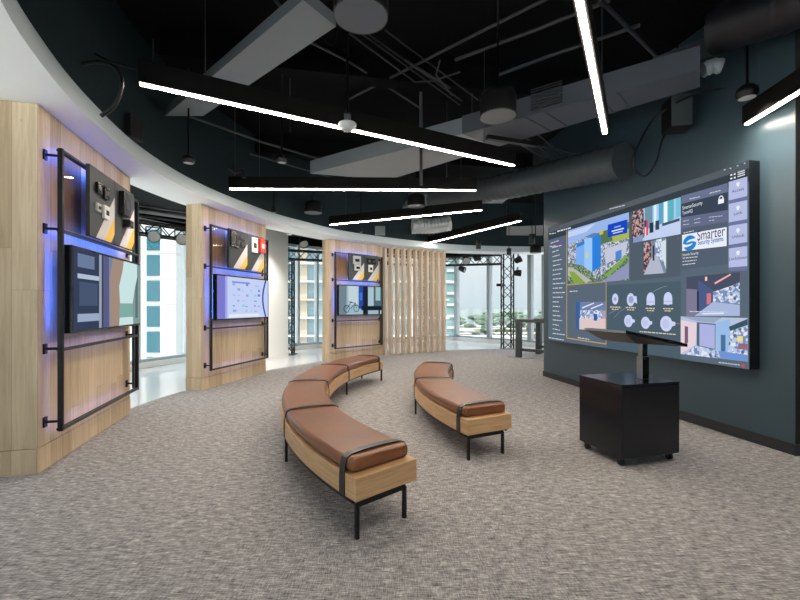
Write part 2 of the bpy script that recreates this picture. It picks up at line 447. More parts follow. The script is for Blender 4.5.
pic('screen_image', 'aerial picture of blue glass office towers', [(568.2, 230.5), (629.2, 212.2), (629.2, 280), (568.2, 284.5)], (140, 165, 215), [
    ([(0, .22), (.3, .2), (.6, .17), (1, .12), (1, 1), (0, 1)], TOWN),
    ([(0, 0), (1, 0), (1, .10), (.55, .2), (0, .25)], (150, 178, 228)),
    ([(.0, .03), (.45, .02), (.3, .12), (0, .13)], (190, 205, 235)),
    ([(.42, .2), (1, .14), (1, .34), (.45, .4)], (85, 115, 80)),
    ([(.72, .3), (1, .24), (1, .42), (.76, .47)], (165, 178, 88)),
    ([(.5, .42), (1, .38), (1, .78), (.5, .86)], TOWN),
    ([(.6, .48), (.98, .42), (.95, .62), (.62, .72)], (190, 195, 215)),
    ([(.78, .55), (.88, .53), (.88, .66), (.78, .68)], (80, 130, 205)),
    ([(0, .6), (.35, .72), (.45, .95), (1, .62), (1, 1), (0, 1)], TREES),
    ([(0, .68), (.08, .7), (.38, .96), (.3, 1), (0, .84)], (175, 180, 170)),
    ([(.02, .76), (.1, .78), (.28, .98), (.1, 1)], (130, 160, 70)),
    ([(.55, 1), (1, .74), (1, .98), (.8, 1)], (140, 145, 180)),
    ([(.6, .9), (.95, .62), (.98, .66), (.66, .93)], (120, 165, 75)),
    ([(.14, .28), (.32, .26), (.32, .60), (.14, .62)], (60, 120, 200)),
    ([(.13, .36), (.36, .3), (.36, .74), (.13, .64)], (120, 170, 235)),
    ([(.27, .24), (.40, .24), (.40, .82), (.27, .72)], (150, 195, 245)),
    ([(.40, .20), (.54, .24), (.54, .74), (.40, .82)], (45, 125, 215)),
    ([(.27, .20), (.42, .17), (.54, .2), (.40, .25)], (90, 130, 170)),
    ([(.30, .48), (.33, .48), (.33, .56), (.30, .56)], (230, 200, 60)),
    ([(.52, .17), (.58, .17), (.58, .23), (.52, .23)], (215, 180, 50)),
    ([(.655, .10), (.975, .10), (.975, .30), (.655, .30)], (25, 70, 190)),
    ([(.76, .16), (.87, .16), (.87, .18), (.76, .18)], (140, 170, 240)),
    ([(.72, .21), (.92, .21), (.92, .23), (.72, .23)], (220, 230, 255)),
    ([(.74, .25), (.9, .25), (.9, .265), (.74, .265)], (200, 215, 250))])
pic('screen_image', 'camera view of a lobby with a flag and glass wall', [(632.4, 212), (681, 197), (681, 234), (632.4, 243)], (165, 200, 230), [
    ([(0, 0), (.24, 0), (.24, .9), (0, 1)], CROWD),
    ([(.26, 0), (.42, 0), (.42, .6), (.26, .7)], (110, 145, 165)),
    ([(.45, 0), (.5, 0), (.5, .55), (.45, .6)], (215, 235, 250)),
    ([(.55, 0), (.64, 0), (.64, .6), (.55, .6)], (90, 160, 190)),
    ([(.66, 0), (.72, 0), (.72, .6), (.66, .6)], (235, 245, 255)),
    ([(.74, 0), (.86, 0), (.86, .6), (.74, .6)], (90, 175, 190)),
    ([(.9, 0), (1, 0), (1, .6), (.9, .6)], (120, 190, 215)),
    ([(.3, .72), (1, .52), (1, 1), (.25, 1)], (190, 205, 235)),
    ([(.62, .6), (.98, .56), (.98, .64), (.62, .68)], (70, 85, 105)),
    ([(.36, .5), (.44, .5), (.44, .8), (.36, .8)], (45, 55, 75)),
    ([(.48, .48), (.56, .48), (.56, .75), (.48, .75)], (60, 70, 90)),
    ([(.25, .38), (.33, .38), (.33, .85), (.25, .85)], (205, 70, 85)),
    ([(.25, .38), (.29, .38), (.29, .58), (.25, .58)], (50, 60, 110)),
    ([(.27, .6), (.29, .6), (.29, .85), (.27, .85)], (235, 225, 235)),
    ([(.02, .85), (.22, .8), (.22, 1), (.02, 1)], (130, 150, 190))])
pic('screen_image', 'narrow camera view of a corridor', [(644, 243), (666.4, 237.4), (666.4, 273), (644, 274.6)], (120, 135, 155), [
    ([(0, 0), (.35, 0), (.3, .8), (0, 1)], CROWD),
    ([(.3, .55), (.6, .4), (.9, 1), (0, 1)], (175, 180, 200)),
    ([(.5, 0), (.8, 0), (.95, .75), (.55, .45)], ROOM),
    ([(.75, .1), (1, .05), (1, .9), (.9, .7)], (205, 220, 225)),
    ([(.4, .15), (.48, .15), (.48, .6), (.4, .6)], (50, 60, 80))])
pic('screen_image', 'small camera view of a busy floor', [(576, 302), (605.8, 301.8), (605.8, 331), (577, 329)], (165, 155, 185), [
    ([(0, 0), (1, 0), (1, .3), (0, .35)], (110, 125, 165)),
    ([(0, 0), (.14, 0), (.14, 1), (0, 1)], (60, 95, 150)),
    ([(.15, .3), (.88, .28), (.88, .6), (.15, .62)], ROOM),
    ([(.12, .6), (1, .58), (1, 1), (.12, 1)], (215, 195, 195)),
    ([(.6, .42), (.72, .42), (.72, .66), (.6, .66)], (60, 90, 165)),
    ([(.2, .2), (.6, .03), (.62, .06), (.22, .24)], (225, 230, 245)),
    ([(.5, .22), (.9, .06), (.92, .09), (.52, .26)], (225, 230, 245))])
pic('screen_image', 'camera view of an open office with ceiling light lines', [(686.7, 277), (740.2, 272), (740.2, 316), (686.7, 316)], (120, 130, 160), [
    ([(0, 0), (1, 0), (1, .22), (.5, .5), (0, .3)], (72, 78, 98)),
    ([(.22, .1), (.5, .38), (.5, .7), (.2, .95)], (75, 90, 130)),
    ([(.0, .3), (.2, .34), (.2, 1), (0, 1)], (125, 120, 145)),
    ([(.5, .42), (1, .25), (1, .72), (.5, .66)], ROOM),
    ([(.5, .66), (1, .75), (1, 1), (.15, 1)], (165, 180, 215)),
    ([(.38, .45), (.46, .45), (.46, .7), (.38, .72)], (205, 120, 125)),
    ([(.2, .38), (.23, .38), (.23, .9), (.2, .9)], (30, 36, 60)),
    ([(.52, .2), (.82, .02), (.84, .05), (.54, .24)], (235, 170, 175)),
    ([(.35, .04), (.39, .04), (.39, .14), (.35, .14)], (245, 200, 190)),
    ([(.3, .93), (.7, .92), (.7, .95), (.3, .96)], (225, 230, 240))])
pic('screen_image', 'camera view of an empty lift lobby', [(681, 316.3), (748, 318), (748, 361.8), (681, 354)], (180, 190, 215), [
    ([(0, 0), (.62, 0), (.5, .14), (.25, .12)], (150, 165, 190)),
    ([(0, .1), (.24, .16), (.22, .72), (0, 1)], (225, 205, 215)),
    ([(.06, .25), (.11, .27), (.11, .68), (.06, .76)], (120, 90, 110)),
    ([(.24, .14), (.52, .16), (.52, .8), (.24, .74)], (75, 100, 115)),
    ([(.28, .17), (.51, .19), (.51, .78), (.28, .73)], (170, 175, 220)),
    ([(.22, .74), (.52, .8), (.6, 1), (.05, 1)], ROOM),
    ([(.52, .14), (.74, .03), (.74, .85), (.54, .82)], (150, 185, 225)),
    ([(.6, .42), (.67, .42), (.67, .82), (.6, .82)], (75, 110, 155)),
    ([(.74, .3), (1, .2), (1, 1), (.7, 1)], ROOM),
    ([(.72, .22), (1, .02), (1, .16), (.74, .32)], (55, 85, 100)),
    ([(.56, .82), (1, .84), (1, 1), (.6, 1)], (110, 145, 205)),
    ([(.86, .6), (1, .58), (1, .72), (.86, .72)], (150, 100, 120)),
    ([(.85, .42), (.93, .42), (.93, .55), (.85, .55)], (225, 215, 140))])
s = SM(3)                                 # information card
s.quad(681.6, 196, 204, 728, 183, 192, (104, 114, 142)); s.quad(681.6, 204, 217.5, 728, 192, 210, (58, 68, 84))
s.quad(681.6, 217.5, 229, 728, 210, 221.5, (98, 106, 134)); s.quad(681.6, 229, 270, 728, 221.5, 264, (82, 94, 110))
s.l = 3.4; s.quad(682.5, 235, 251, 727, 227, 246, (228, 233, 245))
s.done('information_card')
s = SM(3)
for (a, b, c, d) in ((182, 200.5, 176.5, 196), (204, 222.5, 200, 219), (226, 245, 223, 242), (248.5, 267.5, 246, 266)):
    s.poly([(729, b), (747.6, d), (747.6, c), (729, a)], (178, 186, 222))
s.l = 2.6; s.quad(729, 182, 271, 747.6, 176.5, 270.5, (108, 114, 152))
s.done('button_column')
s = SM(3)                                 # orange selection frames and lines
def line(x0, y0, x1, y1, c, w=.5): s.poly([(x0, y0+w), (x1, y1+w), (x1, y1-w), (x0, y0-w)], c)
def vline(x, y0, y1, c, w=.3): s.poly([(x-w, y1), (x+w, y1), (x+w, y0), (x-w, y0)], c)
OR = (190, 155, 95)
vline(566.9, 230.5, 338, OR); line(567, 338, 606.3, 344, OR); vline(606.3, 281.5, 344, OR); line(567, 285, 606.3, 281.6, OR)
s.done('selection_frame')
s = SM(4); LT = (205, 212, 222); rnd = random.Random(3)   # rows of small print
def bars(x0, x1, y, yend, c=LT, h=.42):   # a short printed line broken into words
    x = x0
    while x < x1-.6:
        w = min(rnd.uniform(1.2, 3.6), x1-x); k = (x-x0)/max(.1, (x1-x0)); k2 = (x+w-x0)/max(.1, (x1-x0))
        line(x, y+(yend-y)*k, x+w, y+(yend-y)*k2, c, h); x += w+.6
bars(549.5, 556, 234, 233); bars(557.5, 572, 231.5, 227.5, LT, .7); bars(610, 626, 209, 205, LT, .4)
for i in range(21):
    y = 243.5+i*4.5; x = 551+(i > 0)*1+min(i, 4)*.25
    sl = (300-y)*.012; bars(x, x+rnd.uniform(6, 10 if i < 8 else 13), y-.2, y-sl*4-.2, LT, .42)
bars(550, 556, 246.5, 246)
bars(549, 564, 337.5, 340)
bars(570, 578, 291.5, 291); bars(578, 590, 337.5, 339.5)
bars(690, 700, 199, 196.8); bars(710, 722, 193.3, 190.2)
for x in (683.5, 694.5, 709.5): bars(x, x+6+(x > 700)*8, 221.5-(x-683)*.16, 220-(x-683)*.16, LT, .3); bars(x, x+6, 225-(x-683)*.16, 224-(x-683)*.16, LT, .3)
bars(684, 695, 233, 230.6)
for i in range(1, 4): bars(683, 700-i*1.5, 255+i*3.3, 253.4+i*3.3)
for (cx, cy) in ((615.5, 307), (631, 307.5), (651, 308.3), (668.5, 308.6)):
    bars(cx-5, cx+5, cy, cy+.2, (215, 195, 165), .55); bars(cx-3.5, cx+3.5, cy+2.2, cy+2.4, (215, 195, 165), .5)
bars(640, 676, 331.5, 334.5, (215, 205, 180), .5)
bars(719, 740, 362.3, 365); bars(690, 728, 311.5, 312)
for (x, y) in ((725, 170), (731, 168.5), (738, 166), (745, 163.5)): line(x-.8, y, x+.8, y-.3, LT, .5)
for i in range(2):
    for j in range(2): line(730.8+i*3.4, 175.3-i*.9+j*3.5, 732.6+i*3.4, 174.8-i*.9+j*3.5, (235, 238, 245), .8)
for j in range(3): line(738, 172.6+j*2.1, 745.3, 170.3+j*2.1, (235, 238, 245), .45)
s.disc(743.5, 365.6, .016, (205, 70, 75)); s.disc(678.5, 238.2, .008, (205, 60, 70))
s.done('small_print')
# padlock and camera icons
s = SM(5)
x, z = sp(721.5, 199.5)
s.poly(R(x-.030, z-.04, x+.030, z+.005), (235, 238, 245), False)
for k in range(8):
    a0, a1 = PI*k/8, PI*(k+1)/8
    s.poly([(x+.026*math.cos(a0), z+.005+.034*math.sin(a0)), (x+.026*math.cos(a1), z+.005+.034*math.sin(a1)), (x+.017*math.cos(a1), z+.005+.024*math.sin(a1)), (x+.017*math.cos(a0), z+.005+.024*math.sin(a0))], (235, 238, 245), False)
for (px, py, w) in ((738.5, 184, 1), (738.5, 207.5, 1), (738.5, 230, 1), (738.5, 252.5, 1)):
    s.disc(px, py, .018, (228, 232, 248)); s.poly([(px-1, py+2.6), (px+1, py+2.6), (px+1, py), (px-1, py)], (228, 232, 248))
s.done('icon')
s = SM(4)
DEV = (198, 206, 238); DEV2 = (150, 160, 200)
for (px, py, r, kind) in ((615.5, 299, .075, 0), (631, 299.7, .085, 1), (651, 299, .08, 2), (668.3, 298.5, .075, 2), (628.7, 321, .08, 3), (645.8, 322.8, .075, 3), (666.5, 323.7, .09, 3)):
    s.l = 4; s.disc(px, py, r, DEV, 18, .8 if kind != 3 else .95)
    x, z = sp(px, py)
    if kind == 2: s.poly(R(x-r*.8, z-r*.9, x+r*.8, z), DEV, False); s.l = 4.2; s.poly(R(x-r*.7, z-r*.5, x+r*.7, z-r*.42), DEV2, False)
    s.l = 4.3
    if kind == 0: s.disc(px, py, r*.35, DEV2)
    if kind == 1: s.disc(px+.3, py, r*.55, DEV2); s.poly([(x+r*.5, z-r*.3), (x+r*1.3, z-r*.6), (x+r*1.2, z+r*.5), (x+r*.5, z+r*.5)], DEV, False)
    if kind == 3: s.poly([(x+r*.6, z-r*.4), (x+r*1.4, z-r*.15), (x+r*1.4, z+r*.25), (x+r*.6, z+r*.4)], DEV, False); s.disc(px-.5, py+.3, r*.6, (185, 194, 228))
s.l = 4
def arc(x0, y0, x1, y1, hgt):
    pr = None
    for k in range(9):
        u = k/8; p = (x0+(x1-x0)*u, y0+(y1-y0)*u-hgt*math.sin(PI*u*.55))
        if pr: s.poly([(pr[0], pr[1]+.18), (p[0], p[1]+.18), (p[0], p[1]-.18), (pr[0], pr[1]-.18)], (150, 162, 172))
        pr = p
arc(609, 314, 622, 309, 1.5); arc(614, 318, 625, 311.5, 3); arc(653, 292, 667, 288.5, 2.5); arc(650, 316, 652, 310, 0); arc(672, 323, 681, 325, 1)
s.done('camera_icon')
# logo and lettering
def text(body, px, py, size, c, name='lettering', layer=5, sx=1.0, center=False, bold=0.0, end=None):
    cu = bpy.data.curves.new(name, 'FONT'); cu.body = body; cu.size = size; cu.offset = bold
    cu.align_x = 'CENTER' if center else 'LEFT'
    t = bpy.data.objects.new('tmp', cu); COL.objects.link(t); bpy.context.view_layer.update()
    me = bpy.data.meshes.new_from_object(t.evaluated_get(bpy.context.evaluated_depsgraph_get())); bpy.data.objects.remove(t)
    x, z = sp(px, py)
    if end: sx = (sp(end, py)[0]-x)/max(v.co.x for v in me.vertices)
    for v in me.vertices: v.co = Vector((x+v.co.x*sx, -.0012*layer, z+v.co.y))
    me.materials.clear(); me.materials.append(ecol(c)); me.name = name
    o = bpy.data.objects.new(name, me); COL.objects.link(o); o.parent = scr; WM[o.name] = WM[scr.name]; return o
text('Smarter', 697.5, 240.6, .15, (35, 42, 70), end=725.5)
text('Security Systems', 698.2, 245.0, .07, (30, 105, 175), end=724, bold=.001)
text('SmarterSecurity', 682.8, 209.8, .055, (225, 230, 236), end=703)
text('Smarter Security', 682.8, 256.2, .04, (225, 230, 236), end=699)
text('TysonsHQ', 682.8, 214.8, .055, (225, 230, 236), end=693)
for w_, yy in (('Access', 191.5), ('Lock', 214.5), ('Unlock', 237.5), ('Lockdown', 259.5)): text(w_, 738.4, yy, .042, (60, 66, 105), center=True)
s = SM(5); x, z = sp(690, 243)
rr = .083; n = 28
s.poly([(x+rr*math.cos(2*PI*k/n), z+rr*math.sin(2*PI*k/n)) for k in range(n)], (40, 130, 205), False)
s.l = 5.4
for sg in (1, -1):                         # two pale wedges that cut an S out of the disc
    q = [(.088, .038), (.045, .040), (.0, .034), (-.036, .016), (-.038, .006), (-.02, .010), (.02, .016), (.05, .012), (.086, -.004)]
    s.poly([(x+sg*a, z+sg*b) for a, b in q][::-1], (228, 233, 245), False)
s.done('logo')

# ---------------------------------------------------------------- oak display partitions
def partition(P, Dv, L, T, label, boards, tv_kind, idx, tall=2.862):
    P = Vector(P); d = Vector(Dv).normalized(); ang = math.atan2(d.y, d.x)
    w = empty('display_partition', (P.x, P.y, 0), ang, label, 'partition', None)
    MB().box(0, 0, .2, L, T, tall).build('plank_cladding', M_wood, w, local=True)
    MB().box(-.004, -.004, 0.0, L+.004, T+.004, .195).build('plinth', M_wood, w, local=True)
    x0, x1 = .083, L-.12
    place = ('on the nearest oak partition', 'on the middle oak partition', 'on the farthest oak partition')[idx]
    fr_ = empty('display_rack', (P.x, P.y, 0), ang, 'black steel pipe frame bolted ' + place, 'frame')
    for x in (x0, x1):
        MB().box(x-.016, -.13, .30, x+.016, -.095, 2.56).build('post', M_steel, fr_, local=True, bevel=.004)
        MB().box(x-.012+(.038 if x == x0 else -.038), -.10, .33, x+.012+(.038 if x == x0 else -.038), -.075, 2.53).build('inner_post', M_steel2, fr_, local=True, bevel=.003)
    for z in (.315, .95, 1.905, 2.545):
        MB().box(x0, -.128, z-.013, x1, -.105, z+.013).build('rail', M_steel2, fr_, local=True, bevel=.004)
        MB().box(x0, -.10, z-.008, x1, -.082, z+.008).build('inner_rail', M_steel, fr_, local=True)
    for x in (x0, x1):
        for z in (.38, .96, 1.915, 2.50):
            b = MB(); b.tube([(x, -.012, z), (x, -.10, z)], .011, 10); b.box(x-.022, -.013, z-.04, x+.022, 0, z+.04)
            b.build('standoff_bracket', M_steel, fr_, local=True)
    MB().box(x0+.034, -.0747, .36, x0+.042, -.0743, 1.86).build('led_strip', M_purple, fr_, local=True)
    MB().box(x0+.034, -.0747, 1.94, x0+.042, -.0743, 2.5).build('led_strip', M_purple, fr_, local=True)
    for z, xa_, xb_, mm in ((2.545, x0+.06, x1-.1, M_blue), (1.905, x0+.06, x1-.06, M_blue), (.95, x0+.06, x1-.06, M_purple), (.315, x0+.06, x1-.06, M_purple)):
        MB().box(xa_, -.0805, z-.005, xb_, -.0798, z+.005).build('led_strip', mm, fr_, local=True)
    MB().box(.11+.03, -.0985, 1.10, .11+.04, -.0975, 1.78).build('led_strip', M_blue, fr_, local=True)
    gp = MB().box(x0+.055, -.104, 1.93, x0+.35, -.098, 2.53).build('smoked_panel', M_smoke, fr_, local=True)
    # television
    tx0, tx1, tz0, tz1 = .135, L-.17, 1.075, 1.80
    tv = empty('display_monitor', (P.x, P.y, 0), ang, ('wide monitor showing a bright room ', 'wide monitor showing a pale blue plan ', 'wide monitor showing dark shapes ')[idx]+place, 'screen')
    MB().box(tx0, -.165, tz0, tx1, -.10, tz1).build('monitor_case', M_black, tv, local=True, bevel=.004)
    g = MB(); b = .022
    g.box(tx0+b, -.1668, tz0+b, tx1-b, -.1652, tz1-b)
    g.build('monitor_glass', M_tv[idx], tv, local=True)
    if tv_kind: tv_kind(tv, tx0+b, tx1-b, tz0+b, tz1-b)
    bw = .5*(L/1.78)
    bx = x0+.36
    for k, (blabel, items) in enumerate(boards):
        a = bx+k*(bw+.006)
        bo = empty('sample_board', (P.x, P.y, 0), ang, blabel, 'display board')
        MB().box(a, -.165, 1.925, a+bw, -.132, 2.565).build('backing', M_board, bo, local=True, bevel=.003)
        for (c0, c1, mm) in ((.22, .56, M_stripe), (.56, .84, M_yellow)):
            # diagonal stripe from the lower middle up to the right edge
            q = MB()
            def Y(x): return 1.927+(x)*1.02
            xa, xb = a+bw*c0, a+bw*c1
            q.add([(xa, -.1660, 1.927), (xb, -.1660, 1.927), (a+bw-.001, -.1660, 1.927+(a+bw-xb)*1.15), (a+bw-.001, -.1660, 1.927+(a+bw-xa)*1.15)], [(0, 1, 2, 3)])
            q.build('diagonal_stripe', mm, bo, local=True)
        for (u, v, w_, h_, dep, mm, nm) in items:
            cx = a+bw*u; cz = 2.565-.64*v
            dep *= .55
            q = MB().box(cx-w_/2, -.165-dep, cz-h_/2, cx+w_/2, -.165, cz+h_/2)
            dv = q.build(nm, mm, bo, local=True, bevel=.006)
            e = MB().box(cx-w_*.28, -.1675-dep, cz-h_*.2, cx+w_*.28, -.165-dep, cz+h_*.15)
            e.build('device_face', M_black if mm in (M_wplastic, M_grey) else M_grey if mm is M_red else M_steel2, dv, local=True)
    return w
M_tv = [mat('monitor_glass_clear', (.02, .022, .025), .03, coat=1), mat('monitor_glass_blue', (.02, .02, .03), .12), mat('monitor_glass_dim', (.015, .017, .02), .05, coat=1)]
def pane(mb, x0, z0, x1, z1, c, y): mb.use(ecol(c) if isinstance(c, tuple) else c); mb.add([(x0, y, z0), (x1, y, z0), (x1, y, z1), (x0, y, z1)], [(0, 1, 2, 3)])
def ppoly(mb, pts, c, y): mb.use(ecol(c) if isinstance(c, tuple) else c); mb.add([(x, y, z) for x, z in pts], [tuple(range(len(pts)))])
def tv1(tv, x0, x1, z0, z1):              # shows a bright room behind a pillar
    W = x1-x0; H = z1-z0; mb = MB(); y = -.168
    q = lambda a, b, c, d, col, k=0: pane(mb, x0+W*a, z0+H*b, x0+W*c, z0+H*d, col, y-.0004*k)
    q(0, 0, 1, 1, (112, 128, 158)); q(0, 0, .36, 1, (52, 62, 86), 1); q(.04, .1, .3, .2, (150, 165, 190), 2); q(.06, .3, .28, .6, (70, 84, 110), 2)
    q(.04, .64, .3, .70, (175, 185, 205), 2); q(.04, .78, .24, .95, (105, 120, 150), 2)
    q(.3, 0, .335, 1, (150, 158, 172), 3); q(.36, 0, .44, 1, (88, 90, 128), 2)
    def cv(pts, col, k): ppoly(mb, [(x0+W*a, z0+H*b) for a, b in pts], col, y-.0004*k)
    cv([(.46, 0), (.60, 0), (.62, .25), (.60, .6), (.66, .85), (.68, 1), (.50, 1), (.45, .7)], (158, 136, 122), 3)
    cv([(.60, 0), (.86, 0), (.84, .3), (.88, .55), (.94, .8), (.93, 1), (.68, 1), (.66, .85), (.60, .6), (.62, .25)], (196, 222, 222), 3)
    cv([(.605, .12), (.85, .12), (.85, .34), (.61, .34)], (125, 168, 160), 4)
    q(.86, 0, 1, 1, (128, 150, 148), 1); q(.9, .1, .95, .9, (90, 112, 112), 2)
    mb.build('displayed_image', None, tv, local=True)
def tv2(tv, x0, x1, z0, z1):
    W = x1-x0; H = z1-z0; mb = MB(); y = -.168
    q = lambda a, b, c, d, col, k=0: pane(mb, x0+W*a, z0+H*b, x0+W*c, z0+H*d, col, y-.0004*k)
    q(0, 0, 1, 1, (192, 205, 240)); q(0, 0, .13, 1, (120, 118, 200), 1); q(.13, 0, .17, 1, (160, 165, 225), 1)
    r = random.Random(5)
    for i in range(6):
        for j in range(7):
            if r.random() < .75:
                a = .25+j*.085+r.random()*.02; b = .14+i*.13+r.random()*.02
                q(a, b, a+r.uniform(.03, .07), b+r.uniform(.02, .07), r.choice([(140, 165, 220), (165, 190, 235), (110, 130, 200), (150, 200, 220)]), 2)
    q(.25, .86, .6, .9, (120, 140, 205), 2); q(.2, .03, .8, .1, (225, 228, 235), 2)
    pr = None
    for k in range(13):
        zz = k/12; xx = .93-.07*math.sin(PI*zz)
        if pr: ppoly(mb, [(x0+W*pr[0], z0+H*pr[1]), (x0+W*(pr[0]+.035), z0+H*pr[1]), (x0+W*(xx+.035), z0+H*zz), (x0+W*xx, z0+H*zz)], (55, 72, 165), y-.0015)
        pr = (xx, zz)
    mb.build('displayed_image', None, tv, local=True)
def tv3(tv, x0, x1, z0, z1):  # shows a pale picture with dark rings and bars
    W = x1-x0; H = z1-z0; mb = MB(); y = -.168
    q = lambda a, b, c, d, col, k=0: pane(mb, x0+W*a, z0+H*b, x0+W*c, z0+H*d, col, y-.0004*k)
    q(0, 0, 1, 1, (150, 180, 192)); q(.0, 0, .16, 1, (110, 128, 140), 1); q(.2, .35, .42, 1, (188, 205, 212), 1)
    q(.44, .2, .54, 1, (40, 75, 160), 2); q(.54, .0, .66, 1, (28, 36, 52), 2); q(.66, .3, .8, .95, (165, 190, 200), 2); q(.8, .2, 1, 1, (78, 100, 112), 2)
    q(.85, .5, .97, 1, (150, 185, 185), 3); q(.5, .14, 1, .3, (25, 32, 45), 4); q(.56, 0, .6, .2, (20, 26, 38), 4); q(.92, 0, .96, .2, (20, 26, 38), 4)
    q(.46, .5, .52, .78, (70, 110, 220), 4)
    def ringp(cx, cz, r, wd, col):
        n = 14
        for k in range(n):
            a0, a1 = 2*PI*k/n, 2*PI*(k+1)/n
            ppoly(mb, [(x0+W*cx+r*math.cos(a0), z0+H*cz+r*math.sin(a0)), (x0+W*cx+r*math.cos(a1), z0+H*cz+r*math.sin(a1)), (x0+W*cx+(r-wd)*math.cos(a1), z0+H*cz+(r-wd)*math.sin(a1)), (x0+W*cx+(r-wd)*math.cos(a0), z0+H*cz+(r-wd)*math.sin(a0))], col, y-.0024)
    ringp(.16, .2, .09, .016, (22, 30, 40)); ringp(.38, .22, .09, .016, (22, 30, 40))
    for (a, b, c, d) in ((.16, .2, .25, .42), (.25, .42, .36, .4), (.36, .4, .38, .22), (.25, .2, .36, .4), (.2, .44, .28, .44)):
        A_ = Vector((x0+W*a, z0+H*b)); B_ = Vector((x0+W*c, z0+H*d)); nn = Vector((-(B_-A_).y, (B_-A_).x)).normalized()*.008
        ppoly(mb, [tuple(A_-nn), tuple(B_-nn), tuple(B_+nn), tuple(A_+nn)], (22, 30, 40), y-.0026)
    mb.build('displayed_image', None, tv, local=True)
K, WPL, G_, RD = M_black, M_wplastic, M_grey, M_red
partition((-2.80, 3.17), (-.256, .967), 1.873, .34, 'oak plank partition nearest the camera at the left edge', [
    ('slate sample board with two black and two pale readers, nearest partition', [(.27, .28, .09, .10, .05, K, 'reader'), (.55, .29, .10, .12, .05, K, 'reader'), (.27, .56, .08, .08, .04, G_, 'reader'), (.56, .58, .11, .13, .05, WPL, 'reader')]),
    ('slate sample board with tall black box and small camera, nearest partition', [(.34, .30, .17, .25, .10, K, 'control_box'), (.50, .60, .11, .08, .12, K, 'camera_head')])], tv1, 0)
partition((-3.04, 6.26), (.236, .972), 1.78, .265, 'oak plank partition in the middle of the three', [
    ('slate sample board with three black readers on the middle partition', [(.18, .25, .13, .26, .05, K, 'reader'), (.43, .30, .12, .22, .05, K, 'reader'), (.70, .30, .13, .15, .04, K, 'reader')]),
    ('slate sample board with a white switch and red call point, middle partition', [(.38, .28, .17, .26, .05, WPL, 'switch_plate'), (.78, .26, .15, .25, .11, RD, 'call_point')])], tv2, 1)
partition((-1.64, 9.52), (.697, .716), 1.69, .28, 'oak plank partition farthest away beside the slat screen', [
    ('slate sample board with two pale grey plates on the farthest partition', [(.50, .25, .24, .2, .05, G_, 'keypad'), (.55, .53, .2, .15, .05, G_, 'keypad')]),
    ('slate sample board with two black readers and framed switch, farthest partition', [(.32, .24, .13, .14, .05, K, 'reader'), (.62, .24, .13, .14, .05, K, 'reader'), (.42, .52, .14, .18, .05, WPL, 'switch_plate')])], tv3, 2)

# ---------------------------------------------------------------- slat screen
ss = empty('slat_screen', (.4, 11.3, 0), 0, 'row of tall upright oak slats from floor to white soffit', 'screen')
xs = [384.5, 390.2, 396, 401.8, 407.5, 413.3, 419.2, 425.2, 431.2, 437.2, 443]
a0 = Vector((-.41, 10.88)); a1 = Vector((1.24, 11.80)); dd = (a1-a0).normalized(); nn = Vector((dd.y, -dd.x))
for i in range(11):
    c = a0.lerp(a1, i/10)
    cs = [c+dd*(-.036)+nn*.08, c+dd*.036+nn*.08, c+dd*.036-nn*.07, c-dd*.036-nn*.07]
    MB().prism([(p.x, p.y) for p in cs][::-1], .006, ZS-.002).build('slat', M_slat, ss, bevel=.004)

# white column behind the middle partition
m = MB(); m.prism([(-2.91, 10.66), (-3.6, 10.8), (-3.98, 9.0), (-3.30, 8.86)], 0, ZO); struct(m.build('wall_column', M_white))
m = MB(); m.prism([(-2.895, 10.66), (-2.905, 10.675), (-3.31, 8.86), (-3.295, 8.85)], 0, .1); struct(m.build('baseboard_column', M_white))

